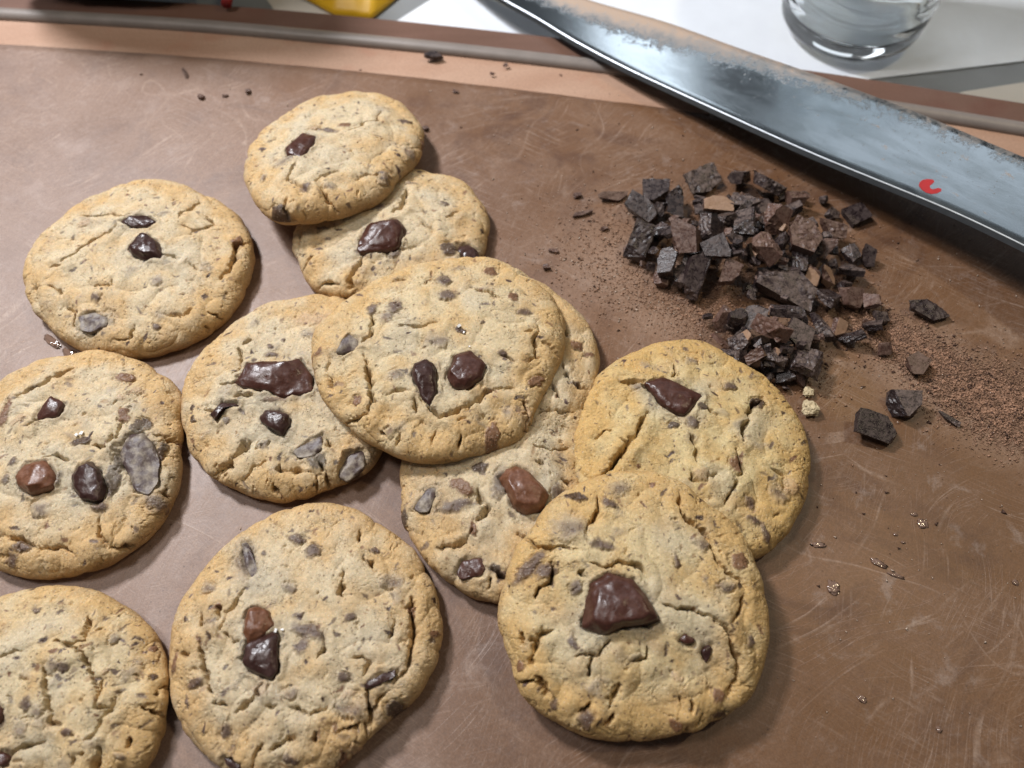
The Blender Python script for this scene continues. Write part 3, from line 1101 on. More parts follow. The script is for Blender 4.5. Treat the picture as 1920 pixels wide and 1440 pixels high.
make_cookie('cookie half hidden under the leaning one, with a glossy squarish chocolate chunk', cAB,
    [(1130,600),(1320,620),(1430,635),(1540,690),(1620,790),(1665,880),(1672,960),(1645,1060),(1610,1140),(1540,1240),(1380,1340),(1150,1410),(950,1430),(760,1412),(640,1395),(560,1360),(500,1290),(458,1200),(440,1150),(405,1090),(430,1000),(470,910),(560,800),(700,700),(850,635),(1000,605)],
    Z0, (0, 0), 13, res=240,
    chunks=[([(838,1000),(905,905),(1085,885),(1128,940),(1085,1040),(1050,1062),(850,1082),(826,1060)], 5.0, 'dark2'), ([(1450,1040),(1470,1000),(1540,988),(1598,1030),(1608,1100),(1550,1155),(1500,1110),(1485,1060)], 4.0, 'dark')],
    buried=[(1410,1060,55,38,'dark'),(1070,1105,42,24,'purple'),(960,820,50,22,'purple'),(600,935,42,16,'purple'),(1390,780,26,16,'purple'),(1270,1180,22,14,'purple'),(700,1360,55,28,'purple'),(580,1060,22,12,'purple'),(1170,655,40,14,'grey'),(1620,920,14,14,'dark')],
    cracks=[(1.5,[(1140,690),(1140,750),(1110,830),(1060,860)]),(1.8,[(850,1120),(840,1170),(800,1200),(780,1250),(810,1310)]),[(440,1010),(470,940)],[(560,1270),(640,1260),(720,1270)],[(1190,870),(1320,970)],[(460,1150),(540,1100)],[(1480,830),(1400,880)],[(920,1030),(1000,1100),(1200,1060)]])

make_cookie('left cookie tucked under the centre one, with a broad dark chocolate slab on top', cD,
    [(990,95),(850,100),(750,130),(640,135),(540,170),(440,220),(330,300),(240,370),(160,450),(90,560),(55,680),(45,800),(60,950),(90,1060),(150,1140),(230,1210),(330,1270),(430,1320),(540,1360),(660,1370),(800,1350),(920,1310),(1000,1280),(1100,1240),(1200,1180),(1280,1080),(1330,960),(1350,820),(1330,640),(1290,450),(1240,300),(1160,180),(1080,110)],
    Z0, (0, 0), 14,
    chunks=[([(375,595),(440,480),(560,475),(680,475),(780,455),(852,560),(830,640),(660,682),(580,652),(400,622)], 5.0, 'dark2'), ([(522,812),(560,760),(640,770),(702,800),(708,850),(660,912),(600,882),(540,842)], 4.0, 'dark'),
            ([(220,790),(290,720),(390,730),(396,746),(310,755),(275,785),(255,832)], 1.6, 'dark'), ([(1010,1110),(1060,1010),(1165,980),(1170,1090),(1060,1172),(1010,1150)], 1.6, 'bloom'), ([(740,1020),(850,950),(910,930),(915,1010),(860,1050),(760,1060)], 0.8, 'bloom')],
    buried=[(850,195,115,48,'tan'),(840,305,55,32,'grey'),(610,437,38,12,'purple'),(680,345,16,12,'purple'),(595,380,16,12,'purple'),(320,830,22,16,'purple'),(100,810,22,26,'dark'),(90,735,12,22,'dark'),(545,980,32,26,'grey'),(880,1070,55,42,'dark'),(1110,1150,70,40,'dark'),(640,720,70,14,'brown')],
    cracks=[(1.3,[(400,375),(410,440),(410,520),(360,570)]),(1.4,[(290,610),(360,630),(380,620)]),(3.0,[(480,960),(430,980),(390,1030),(340,1090),(280,1110),(220,1140)]),(1.3,[(640,1090),(650,1130),(780,1140),(860,1140)]),(2.0,[(900,1080),(930,1180),(945,1290)]),[(940,960),(980,1000)],[(390,690),(500,700)],(1.3,[(480,330),(430,365)]),[(420,1180),(500,1100),(570,1080)],[(250,1080),(260,1140)],[(170,760),(230,770)],(1.2,[(880,1150),(860,1240)]),[(600,1220),(650,1290)]])

make_cookie('oblong cookie mostly buried below the centre cookie, with a ragged orange brown chunk', c8,
    [(25,560),(22,620),(40,690),(80,740),(130,820),(190,870),(270,920),(350,945),(430,955),(520,930),(590,860),(620,760),(640,640),(650,520),(655,400),(665,300),(690,200),(711,101),(701,46),(674,-9),(624,-65),(546,-129),(474,-179),(380,-185),(280,-140),(190,-50),(120,90),(70,260),(35,430)],
    Z0, (0, 0), 15, dome=0.0042,
    chunks=[(cE,[(940,160),(1000,80),(1080,60),(1180,110),(1330,250),(1342,290),(1300,410),(1150,442),(1060,400),(1010,290)], 6.5, 'milk'), (cE,[(180,400),(300,230),(380,220),(370,300),(310,430),(220,440)], 1.2, 'bloom'), (cE,[(560,960),(600,860),(780,830),(802,920),(780,980),(590,1010)], 1.2, 'dark2')],
    buried=[(cE,560,400,170,50,'purple'),(cE,600,250,115,50,'brown',30),(cE,90,470,30,85,'dark'),(cE,880,930,52,42,'dark'),(cE,960,990,62,32,'dark'),(cE,930,230,60,120,'purple'),(cE,760,90,65,42,'dark'),(cE,1430,290,52,52,'purple'),(cE,700,600,30,60,'brown',-30),(cR,530,440,42,26,'brown'),(cR,605,490,26,13,'brown'),(cR,610,600,12,14,'brown'),(cR,520,690,25,20,'purple')],
    cracks=[], extra_cracks=[(cE,[(2.4,[(690,600),(650,700),(540,740),(400,750)]),(1.6,[(830,920),(890,950),(960,1000),(1010,1010)]),(1.4,[(240,940),(350,940)]),[(830,1080),(850,1010)],(2.4,[(740,270),(760,360),(830,440),(740,560)]),(1.3,[(1080,660),(1180,710),(1210,690)]),(1.3,[(590,1170),(640,1160)])]),
        (cR,[(1.4,[(370,730),(400,770),(430,800)]),[(290,890),(360,860),(430,870),(500,850)],[(250,1100),(330,1105),(410,1105),(470,1085)],[(260,1195),(300,1200)],[(420,1300),(480,1310)],(1.3,[(440,640),(520,690),(600,720)]),[(430,610),(440,560)],(1.3,[(470,400),(440,330)])])])

make_cookie('golden cookie on the right beside the chopped chocolate, one angular chunk near its top', cF,
    [(280,195),(300,170),(430,105),(560,62),(700,42),(820,45),(900,65),(1000,120),(1100,180),(1220,245),(1300,320),(1370,420),(1440,530),(1500,640),(1530,750),(1530,850),(1520,960),(1480,1080),(1420,1200),(1340,1310),(1210,1395),(1050,1420),(850,1380),(600,1300),(350,1180),(150,1060),(60,930),(40,800),(45,700),(65,560),(90,470),(130,390),(170,300),(235,230)],
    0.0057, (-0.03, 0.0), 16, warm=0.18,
    chunks=[([(492,262),(615,228),(680,252),(852,345),(822,392),(742,468),(700,458),(620,412),(560,342)], 3.8, 'dark2')],
    buried=[(1060,780,46,46,'brown'),(840,860,46,36,'tan'),(1340,950,62,52,'grey'),(1420,900,42,52,'tan'),(1190,1120,52,20,'purple',30),(1270,1190,20,62,'purple',-20),(790,125,36,30,'grey'),(1030,290,42,30,'purple'),(1200,390,52,36,'dark'),(930,340,18,12,'dark'),(670,540,36,22,'dark'),(790,530,42,32,'purple'),(1160,1010,30,30,'purple'),(460,785,16,12,'brown'),(60,810,26,26,'grey'),(440,290,40,30,'grey'),(850,440,32,22,'dark')],
    cracks=[(2.4,[(345,240),(400,272),(500,252)]),(1.4,[(690,150),(690,220),(660,240)]),(1.9,[(520,460),(470,530),(430,600),(410,650),(350,720),(300,780),(240,860)]),(3.2,[(370,710),(320,750),(280,790)]),[(340,620),(400,660)],(1.2,[(785,600),(810,700),(820,780)]),(1.2,[(780,850),(790,890),(840,910)]),(1.2,[(1080,880),(1040,950),(990,1020)]),(1.3,[(1060,690),(1090,770),(1110,830),(1070,850)]),(2.4,[(1230,370),(1165,420),(1110,560),(1100,650)]),(1.2,[(1290,795),(1350,820),(1400,850)]),(1.2,[(930,1130),(960,1095),(990,1110)]),[(190,590),(280,550)],[(1320,1090),(1360,1080)],[(880,870),(950,850)],(1.2,[(940,490),(880,440)])])

make_cookie('front right cookie crowned by one tall glossy brown chocolate chunk', cG,
    [(560,60),(650,40),(760,38),(870,55),(960,95),(1060,170),(1140,230),(1240,320),(1310,410),(1355,510),(1390,620),(1405,760),(1400,900),(1385,1020),(1345,1140),(1280,1230),(1200,1290),(1100,1330),(980,1365),(850,1395),(700,1410),(580,1400),(440,1375),(350,1320),(240,1260),(160,1170),(130,1060),(90,960),(55,860),(42,740),(60,620),(100,500),(150,400),(200,350),(230,280),(290,220),(370,150),(460,95)],
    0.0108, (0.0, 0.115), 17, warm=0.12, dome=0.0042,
    chunks=[([(482,795),(498,680),(520,580),(600,528),(732,560),(792,640),(852,762),(800,792),(680,802),(590,832)], 7.5, 'dark2'), ([(1072,920),(1110,895),(1130,905),(1120,950),(1100,985)], 1.0, 'dark'), ([(955,870),(985,840),(1035,865),(1030,890),(985,892)], 0.8, 'dark2')],
    buried=[(400,300,85,68,'grey'),(200,490,115,30,'purple',-45),(280,520,62,32,'purple',-10),(560,390,62,26,'purple',20),(655,90,56,36,'grey'),(840,70,16,10,'brown'),(440,130,52,18,'dark'),(610,170,36,18,'purple',25),(1270,470,42,36,'brown'),(1075,380,36,42,'grey'),(940,470,15,32,'purple'),(1200,595,46,24,'grey'),(430,610,32,36,'purple'),(420,880,20,36,'purple'),(1330,870,18,24,'purple'),(1165,1140,26,32,'brown'),(940,1285,32,18,'brown'),(490,1260,36,32,'purple'),(1190,1250,32,18,'dark'),(330,1190,20,20,'purple'),(170,985,25,14,'brown'),(950,1060,30,20,'tan'),(720,965,40,20,'grey')],
    cracks=[(1.6,[(960,120),(970,200),(1000,250),(1080,310),(1120,370),(1140,450),(1200,530),(1280,560),(1300,600)]),(1.8,[(320,470),(310,570),(250,610),(220,660)]),(1.2,[(550,140),(550,210),(520,250),(490,310)]),(1.2,[(190,330),(210,380),(320,400),(440,400)]),(1.3,[(440,520),(470,545)]),(2.2,[(330,810),(270,830),(240,870),(225,940),(215,990)]),(1.2,[(230,1060),(170,1080)]),[(200,850),(230,880)],(1.6,[(240,1040),(280,1130),(330,1180)]),(2.0,[(1140,780),(1200,820),(1240,920),(1280,990),(1260,1070),(1220,1150)]),(1.7,[(650,1080),(620,1150),(605,1210)]),(1.4,[(640,1250),(590,1300)]),(1.2,[(510,1180),(500,1220),(450,1230)]),[(515,960),(490,1050)],(1.3,[(870,690),(1000,720),(1100,750),(1200,800)]),(1.8,[(1080,1230),(1050,1280)]),(2.0,[(1000,1310),(1000,1350)]),[(800,900),(790,970),(700,990)],[(1020,1180),(1020,1220)],[(960,1160),(970,1200)],[(150,820),(170,880)],[(1290,650),(1270,720),(1240,780)],(1.6,[(500,480),(600,520),(650,490),(750,500),(800,560)]),[(600,880),(540,950),(440,960)]], salt=[(690,683)])

make_cookie('front centre cookie with a milk and a dark chocolate chunk touching, left of its middle', cH,
    [(880,48),(1000,70),(1110,120),(1220,190),(1300,260),(1370,340),(1420,440),(1460,540),(1490,660),(1490,760),(1470,860),(1440,950),(1380,1040),(1310,1110),(1200,1190),(1120,1260),(1080,1310),(1000,1390),(920,1450),(820,1490),(680,1510),(500,1490),(350,1450),(260,1390),(180,1300),(110,1220),(75,1120),(55,1000),(50,880),(60,760),(85,660),(130,560),(190,460),(260,370),(340,280),(420,210),(520,150),(620,90),(750,60)],
    Z0, (0, 0), 18,
    chunks=[([(455,625),(480,570),(520,553),(582,580),(602,650),(560,702),(470,745),(450,700)], 3.2, 'milk'), ([(440,862),(465,752),(560,712),(612,685),(632,710),(627,800),(627,902),(590,932),(500,902)], 3.6, 'dark'),
            ([(1088,952),(1180,902),(1247,885),(1242,922),(1150,972),(1092,987)], 0.8, 'dark'), ([(315,1340),(360,1350),(412,1378),(400,1412),(330,1382)], 1.0, 'dark'), ([(425,215),(460,215),(520,375),(490,405),(450,330)], 0.8, 'bloom')],
    buried=[(440,310,60,105,'grey',-15),(720,190,46,26,'purple'),(815,260,36,26,'purple',-35),(555,265,16,12,'purple'),(690,460,42,26,'grey'),(760,765,38,36,'purple'),(790,690,95,34,'purple'),(1230,1080,52,32,'dark'),(1440,690,24,24,'brown'),(340,1210,32,32,'purple'),(1000,1090,75,42,'grey'),(1230,420,62,42,'grey'),(1140,250,22,16,'purple'),(1020,620,26,20,'purple'),(180,960,42,26,'purple'),(310,560,26,20,'brown'),(250,450,42,26,'grey'),(1000,1010,42,16,'tan'),(680,1350,36,26,'purple'),(1330,580,18,36,'brown'),(700,1010,52,32,'grey'),(135,620,12,16,'dark'),(740,600,22,12,'purple'),(550,985,42,32,'tan'),(130,1050,12,32,'purple'),(950,1350,26,42,'brown'),(1020,1290,32,32,'tan'),(65,850,18,45,'brown'),(970,930,26,20,'purple')],
    cracks=[(1.6,[(445,470),(410,530),(370,590),(330,680)]),(1.4,[(300,560),(330,570),(310,640)]),(1.2,[(215,590),(220,660)]),(1.2,[(970,350),(975,450),(960,500),(980,520)]),(1.3,[(1080,290),(1130,320),(1140,380)]),(1.1,[(1050,140),(1050,210)]),(2.2,[(1320,500),(1330,600),(1335,700),(1325,800),(1300,880),(1230,950)]),(1.7,[(1210,980),(1110,1100),(1080,1180),(1060,1230)]),(1.6,[(1090,960),(1100,1080),(1090,1160)]),(1.2,[(690,1090),(800,1130),(880,1080)]),(1.3,[(930,1210),(990,1190),(1050,1150)]),(1.3,[(260,960),(290,1050),(360,1080)]),(1.6,[(560,960),(500,1050),(410,1115)]),(1.4,[(210,740),(230,880),(280,1000)]),(1.2,[(110,800),(150,800)]),(1.2,[(870,700),(870,790),(840,830)]),(1.4,[(570,1300),(630,1270),(720,1240)]),(1.2,[(1030,820),(1100,840),(1090,910)]),[(820,1260),(810,1220)],(1.2,[(470,1400),(500,1310),(540,1270)]),[(360,690),(420,750)],[(1240,620),(1210,740)],[(620,1090),(560,1080)]],
    salt=[(615,680),(650,678),(1130,935),(1155,938)])

make_cookie('cookie cut by the left frame edge with an orange chunk beside a shiny dark one', cI,
    [(440,100),(470,68),(600,65),(740,85),(870,140),(960,210),(1040,270),(1065,330),(1070,420),(1060,480),(1070,560),(1055,640),(1060,740),(1040,840),(1000,950),(940,1050),(880,1130),(800,1200),(720,1260),(620,1310),(500,1350),(380,1380),(240,1385),(120,1370),(30,1350),(-60,1300),(-160,1200),(-220,1050),(-250,850),(-240,650),(-200,480),(-120,360),(-30,290),(60,220),(160,160),(260,120),(360,110)],
    Z0, (0, 0), 19,
    chunks=[([(228,402),(280,338),(310,308),(372,330),(382,350),(350,412),(320,422),(228,437)], 2.6, 'dark2'), ([(88,762),(150,690),(260,668),(302,700),(322,770),(300,822),(180,862),(110,812)], 4.2, 'milk'), ([(418,762),(460,700),(530,673),(592,720),(607,822),(570,902),(470,887),(428,832)], 4.4, 'dark'),
            ([(690,580),(760,510),(830,500),(890,560),(912,660),(902,780),(850,840),(780,830),(740,740),(700,660)], 1.8, 'bloom')],
    buried=[(672,760,36,110,'dark',0),(820,460,52,46,'dark'),(490,570,62,24,'dark',-10),(730,405,32,46,'brown'),(720,170,62,26,'brown'),(880,885,52,42,'purple'),(240,950,62,42,'grey'),(120,1160,52,26,'purple'),(720,300,26,20,'tan'),(1040,530,30,32,'brown'),(120,440,52,22,'tan'),(40,390,26,85,'brown'),(40,780,26,22,'purple'),(80,690,22,22,'purple'),(800,250,32,26,'tan'),(530,1280,32,26,'tan'),(800,1140,20,20,'purple'),(40,1230,32,32,'purple'),(360,790,20,40,'purple'),(590,940,50,25,'purple'),(900,660,30,120,'dark')],
    cracks=[(2.4,[(430,125),(340,160),(260,220),(160,260),(110,300)]),(1.3,[(10,400),(40,340)]),(2.2,[(960,930),(900,990),(800,1080),(720,1140),(620,1150)]),(1.3,[(710,1150),(710,1240)]),(1.2,[(580,1000),(580,1090),(600,1150)]),(1.5,[(0,1100),(120,1120),(230,1170),(340,1160),(430,1210)]),[(430,1280),(400,1330)],(1.2,[(280,660),(350,655),(430,680)]),(1.8,[(1065,465),(1030,520),(960,520),(900,510)]),[(700,320),(680,350)],[(560,590),(640,600)],[(940,800),(950,860)],(1.5,[(720,450),(700,560)]),[(230,440),(280,440)],[(650,580),(680,520)],[(180,480),(240,450)]],
    salt=[(450,520),(480,510)])

make_cookie('plain puffy cookie at the lower left corner, cut by the frame, without big chunks', cJ,
    [(500,85),(660,100),(800,165),(930,225),(1040,310),(1140,400),(1200,480),(1240,590),(1260,720),(1260,850),(1250,960),(1230,1080),(1215,1200),(1170,1320),(1100,1420),(1000,1540),(840,1640),(600,1720),(350,1740),(100,1700),(-120,1600),(-280,1430),(-360,1220),(-380,1000),(-360,780),(-300,560),(-200,380),(-100,250),(0,160),(120,120),(280,95)],
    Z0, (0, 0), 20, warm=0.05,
    chunks=[([(-60,980),(-20,940),(28,960),(24,1040),(-10,1080),(-60,1060)], 2.0, 'dark2'), ([(-40,1320),(10,1290),(60,1320),(40,1380),(-20,1400)], 1.6, 'dark2')],
    buried=[(510,655,48,32,'purple'),(215,935,48,36,'purple'),(150,1120,62,62,'grey'),(250,210,26,22,'purple'),(520,1150,48,26,'purple'),(430,555,32,20,'brown'),(1100,500,26,24,'brown'),(1215,690,26,42,'brown'),(960,500,14,14,'pit'),(1110,710,20,20,'dark'),(985,730,18,16,'pit'),(810,690,22,16,'tan'),(870,1310,32,32,'grey'),(420,650,60,50,'grey'),(280,1000,60,50,'grey'),(840,440,40,30,'grey')],
    cracks=[(1.5,[(410,450),(480,480),(560,500),(640,480)]),(1.3,[(650,480),(650,370),(620,270)]),(1.8,[(350,660),(350,800),(380,920),(390,1000),(400,1060),(470,1080)]),(1.4,[(560,510),(660,560),(690,680),(720,760),(750,860),(740,950),(830,970)]),(1.5,[(870,880),(840,980),(780,1060),(700,1160),(640,1210)]),(1.4,[(60,1330),(180,1250),(340,1200)]),(1.8,[(710,1440),(715,1350),(740,1260)]),[(600,1320),(640,1290)],(1.2,[(1150,790),(1200,770),(1250,770)]),(1.3,[(1040,940),(1120,980),(1220,1010)]),(1.2,[(770,770),(760,850)]),[(0,580),(100,560),(180,540)],[(710,370),(750,355)],[(940,1180),(950,1240)],[(1130,810),(1120,850)],[(540,1380),(560,1340)]])

make_cookie('large centre cookie lying on top of the others with two dark chunks side by side', cC,
    [(1050,85),(1150,90),(1250,120),(1380,180),(1480,260),(1560,340),(1620,440),(1640,540),(1620,650),(1590,760),(1560,850),(1500,940),(1450,1040),(1400,1180),(1320,1230),(1200,1270),(1080,1320),(940,1355),(800,1365),(660,1340),(500,1290),(380,1220),(280,1150),(190,1050),(120,960),(80,850),(55,740),(50,620),(85,530),(160,440),(260,370),(360,300),(480,220),(640,160),(780,130),(920,100)],
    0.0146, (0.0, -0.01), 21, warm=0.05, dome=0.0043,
    chunks=[([(678,778),(700,720),(770,690),(822,720),(832,800),(827,880),(790,952),(740,922),(713,862)], 4.0, 'dark'), ([(898,782),(950,660),(1050,623),(1080,660),(1137,710),(1110,792),(1020,852),(950,842)], 4.6, 'dark2'), ([(203,627),(240,560),(290,523),(340,560),(352,602),(250,637)], 1.6, 'bloom')],
    buried=[(1180,1140,48,78,'brown',10),(890,1300,52,26,'brown'),(880,195,52,36,'purple'),(900,290,56,36,'purple'),(570,360,46,46,'purple'),(520,425,42,46,'grey'),(1310,290,32,36,'brown'),(1380,385,42,26,'purple'),(1450,800,58,28,'brown',-35),(325,925,26,26,'brown'),(840,590,85,50,'grey'),(580,790,62,36,'grey'),(1170,120,36,36,'brown'),(1390,1000,36,80,'tan',0),(95,610,20,22,'brown'),(990,520,40,16,'dark',30),(1120,465,16,14,'purple'),(1250,660,30,20,'purple'),(430,370,30,40,'purple')],
    cracks=[(2.0,[(385,660),(400,760),(420,860),(440,940),(400,1000)]),(1.4,[(160,650),(140,760),(190,850)]),(1.4,[(180,1020),(250,1030),(330,1040),(400,1010)]),[(520,900),(600,885),(680,890)],(1.7,[(730,950),(790,990),(850,1030),(920,1020),(1040,980),(1100,930),(1200,870),(1330,850)]),[(700,950),(700,1010)],(1.3,[(1480,470),(1450,560),(1460,650),(1420,690)]),[(1390,520),(1430,500)],(1.2,[(820,1120),(800,1200)]),(1.2,[(980,1140),(960,1210)]),[(600,1130),(570,1180)],(1.2,[(840,480),(700,500),(600,490)]),(1.2,[(1050,250),(1170,290),(1240,310)]),(1.6,[(440,400),(430,520),(380,590)]),(1.2,[(760,210),(800,170)]),[(640,180),(560,190)],(1.3,[(800,1270),(900,1250),(980,1270)]),(1.2,[(1500,560),(1600,620)]),[(1330,690),(1240,670)],[(480,1110),(520,1130)],[(640,1310),(700,1330)],[(970,1070),(1010,1040)],(1.5,[(1390,920),(1400,1010),(1390,1070)]),(1.4,[(1530,860),(1480,1000)])],
    salt=[(975,485),(1005,520),(1040,605)])

# ------------------------------------------------------------------ chopped chocolate
def chop_mesh(name, L, Wd, H, seed, rough=0.035, npts=11, boxy=0.6):
    """a broken piece: a block cut by several random planes, cut faces rough, moulded faces smooth"""
    rnd = random.Random(seed)
    bm = bmesh.new()
    bmesh.ops.create_cube(bm, size=1.0)
    for v in bm.verts:
        v.co = Vector((v.co.x * L * rnd.uniform(0.85, 1.1), v.co.y * Wd * rnd.uniform(0.85, 1.1), v.co.z * H * rnd.uniform(0.8, 1.15)))
    for f in bm.faces:
        f.material_index = 0 if rnd.random() < 0.75 else 1
    ncut = 2 + int((1 - boxy) * 10)
    for c in range(ncut):
        dirv = Vector((rnd.gauss(0, 1), rnd.gauss(0, 1), rnd.gauss(0, 0.8))).normalized()
        ext = max(abs(dirv.dot(v.co)) for v in bm.verts)
        dist = ext * rnd.uniform(0.38, 0.80)
        geom = bm.verts[:] + bm.edges[:] + bm.faces[:]
        r = bmesh.ops.bisect_plane(bm, geom=geom, plane_co=dirv * dist, plane_no=dirv, clear_outer=True)
        ed = [g for g in r['geom_cut'] if isinstance(g, bmesh.types.BMEdge)]
        if ed:
            nf = bmesh.ops.contextual_create(bm, geom=ed)['faces'] if len(ed) > 2 else []
            for f in nf:
                f.material_index = 1
    bmesh.ops.remove_doubles(bm, verts=bm.verts, dist=min(L, Wd, H) * 0.04)
    bmesh.ops.holes_fill(bm, edges=[e_ for e_ in bm.edges if e_.is_boundary])
    bmesh.ops.recalc_face_normals(bm, faces=bm.faces)
    m = (L * Wd * H) ** (1 / 3)
    bmesh.ops.triangulate(bm, faces=bm.faces)
    for _ in range(3):
        le = [e_ for e_ in bm.edges if e_.calc_length() > m * 0.16]
        if not le or len(bm.faces) > 700:
            break
        bmesh.ops.subdivide_edges(bm, edges=le, cuts=1)
        bmesh.ops.triangulate(bm, faces=[f for f in bm.faces if len(f.verts) > 3])
    bm.normal_update()
    co = np.array([v.co for v in bm.verts])
    nr = np.array([v.normal for v in bm.verts])
    isr = np.array([0.10 + 0.75 * (sum(f.material_index for f in v.link_faces) / max(1, len(v.link_faces))) for v in bm.verts])
    d = rough * m * isr * (fbm(co / m * 3.6 + seed * 1.7, 4, 0.75) * 1.7)
    for v, dd, n_ in zip(bm.verts, d, nr):
        v.co += Vector(n_ * dd)
    me = bpy.data.meshes.new(name)
    bm.to_mesh(me)
    bm.free()
    return me


PILE = at(1400, 490, 0)


def pile_z(u, v):
    """height of the heap under a pixel"""
    p = at(u, v, 0.006)
    q = at(1385, 440, 0.006)
    q2_ = at(1440, 620, 0.006)
    d1 = math.hypot((p[0] - q[0]) / 0.055, (p[1] - q[1]) / 0.034)
    d2 = math.hypot((p[0] - q2_[0]) / 0.030, (p[1] - q2_[1]) / 0.028)
    return max(0.0, 0.015 * (1 - d1 ** 2), 0.012 * (1 - d2 ** 2))


PG = 'chopped chocolate pieces heaped right of the cookies'
cP = crop(2.954, 1050, 280)
GEN_D = 'dark chocolate bit half buried under the top pieces of the heap'
GEN_M = 'brown chocolate bit half buried under the top pieces of the heap'
SPL = 'tiny chocolate splinter lying loose among larger pieces of the heap'
T2 = {'d': ('p_dark', 'p_cut'), 'c': ('p_cut', 'p_dark'), 'm': ('p_milk', 'p_milk'), 't': ('p_tan', 'p_milk')}
seed_c = [100]


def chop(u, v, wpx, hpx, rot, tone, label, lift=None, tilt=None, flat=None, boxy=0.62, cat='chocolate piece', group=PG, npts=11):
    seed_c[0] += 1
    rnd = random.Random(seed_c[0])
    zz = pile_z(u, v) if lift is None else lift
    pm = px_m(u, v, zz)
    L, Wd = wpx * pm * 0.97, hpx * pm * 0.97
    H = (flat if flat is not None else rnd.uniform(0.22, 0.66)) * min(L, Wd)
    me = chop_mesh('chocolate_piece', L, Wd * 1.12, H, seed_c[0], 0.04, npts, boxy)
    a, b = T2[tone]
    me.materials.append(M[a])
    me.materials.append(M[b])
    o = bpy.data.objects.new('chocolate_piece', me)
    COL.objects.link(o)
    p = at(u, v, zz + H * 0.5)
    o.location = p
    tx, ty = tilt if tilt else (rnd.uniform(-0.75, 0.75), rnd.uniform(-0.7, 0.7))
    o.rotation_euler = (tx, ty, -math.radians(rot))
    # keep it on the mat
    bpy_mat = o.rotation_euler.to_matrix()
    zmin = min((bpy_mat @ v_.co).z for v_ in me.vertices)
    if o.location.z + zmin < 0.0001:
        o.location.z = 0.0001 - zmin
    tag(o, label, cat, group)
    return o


def chopz(x, y, w, h, rot, tone, label=None, **kw):
    (u, v), = cP([(x, y)])
    return chop(u, v, w / 2.954, h / 2.954, rot, tone, label or (GEN_M if tone in 'mt' else GEN_D), **kw)


# buried support of the heap first (low, dark), then the pieces one sees
rnd = random.Random(5)
for k in range(46):
    if rnd.random() < 0.72:
        x, y = rnd.gauss(970, 330), rnd.gauss(470, 150)
        if not (330 < x < 1640 and 210 < y < 780): continue
    else:
        x, y = rnd.gauss(1180, 150), rnd.gauss(1010, 140)
        if not (860 < x < 1450 and 860 < y < 1280): continue
    (u, v), = cP([(x, y)])
    chopz(x, y, rnd.uniform(80, 130), rnd.uniform(70, 120), rnd.uniform(0, 180), rnd.choice('dddcm'), lift=max(0.0005, pile_z(u, v) * rnd.uniform(0.1, 0.55)))

chopz(280,262,190,55,-6,'m','thin brown shaving pointing left off the top left of the chocolate heap',lift=0.001,flat=0.35,tilt=(0.2,0.1))
chopz(520,240,160,150,10,'d','dark chunk sprinkled with pale crumbs, upper left of the heap',boxy=0.8)
chopz(455,325,200,95,38,'d','smooth dark slab sloping down at the left end of the heap',flat=0.6,boxy=0.85,tilt=(0.35,0.1))
chopz(640,315,110,170,12,'d','dark upright chunk between the crumb sprinkled one and the biggest one')
chopz(810,178,230,180,-18,'d','biggest rough dark chunk standing at the top of the heap',boxy=0.75)
chopz(990,172,115,115,20,'c','small grey chunk just right of the biggest rough chunk of the heap')
chopz(1140,215,215,140,16,'d','large crumbly dark chunk with pale dust, top right of the heap',boxy=0.75)
chopz(1320,275,150,110,-20,'m','brown wedge at the top right end of the heap nearest the knife',flat=0.5)
chopz(860,305,230,85,4,'t','pale brown flat shard lying below the biggest chunk of the heap',flat=0.3,tilt=(0.35,0))
chopz(1030,292,180,110,25,'d','thin dark three cornered chip resting beside the pale flat shard',flat=0.35)
chopz(1205,388,125,150,8,'m','brown block under the large crumbly chunk in the upper right of the heap')
chopz(1645,368,155,105,-22,'d','separate smooth dark block at the right of the heap, under the knife',lift=0.0003,boxy=0.9,tilt=(0.1,-0.1))
chopz(1515,450,140,145,5,'m','flat brown plate leaning at the right side of the heap',flat=0.3,tilt=(0.5,0.0))
chopz(445,495,130,225,20,'c','dusty grey brown block at the left front of the heap, dark cut end facing front',boxy=0.85,tilt=(0.3,0.1))
chopz(590,455,110,150,-10,'d','dark chunk squeezed between the grey brown block and the milk brown one')
chopz(700,475,150,185,14,'m','big milk brown angular chunk in the left half of the heap',boxy=0.8)
chopz(840,435,140,130,-12,'d','dark square chunk just right of the big milk brown chunk')
chopz(1030,410,105,150,10,'c','grey peaked chunk in the middle of the heap under the thin dark chip')
chopz(930,385,95,85,0,'d','little dark chunk below the right end of the pale flat shard')
chopz(985,472,130,65,8,'c','flat grey chip lying level at the centre of the heap')
chopz(1350,490,190,180,30,'m','broad milk brown slab on the right half of the heap',flat=0.45,boxy=0.8)
chopz(1482,545,110,110,10,'m','small milk brown chip against the lower side of the broad brown slab')
chopz(1230,520,110,125,0,'c','grey chunk between the three sided chunk and the broad brown slab')
chopz(1130,560,180,150,35,'m','brown three sided chunk at the centre of the heap',boxy=0.7)
chopz(870,560,140,145,-15,'d','dark chunk in front of the dark square one, left of centre')
chopz(965,570,90,140,5,'d','narrow dark chunk in front of the flat grey chip at the centre')
chopz(600,625,125,150,10,'d','dark three cornered chunk with a pale rim at the front left of the heap',boxy=0.6)
chopz(745,700,115,240,14,'d','tall dark wedge standing at the front edge of the heap',flat=0.6,boxy=0.7,tilt=(0.5,0.2))
chopz(665,690,70,140,20,'c','narrow grey chip at the left side of the tall dark wedge')
chopz(950,695,120,140,20,'m','rounded smooth brown chip at the front middle of the heap',flat=0.5,tilt=(0.5,0))
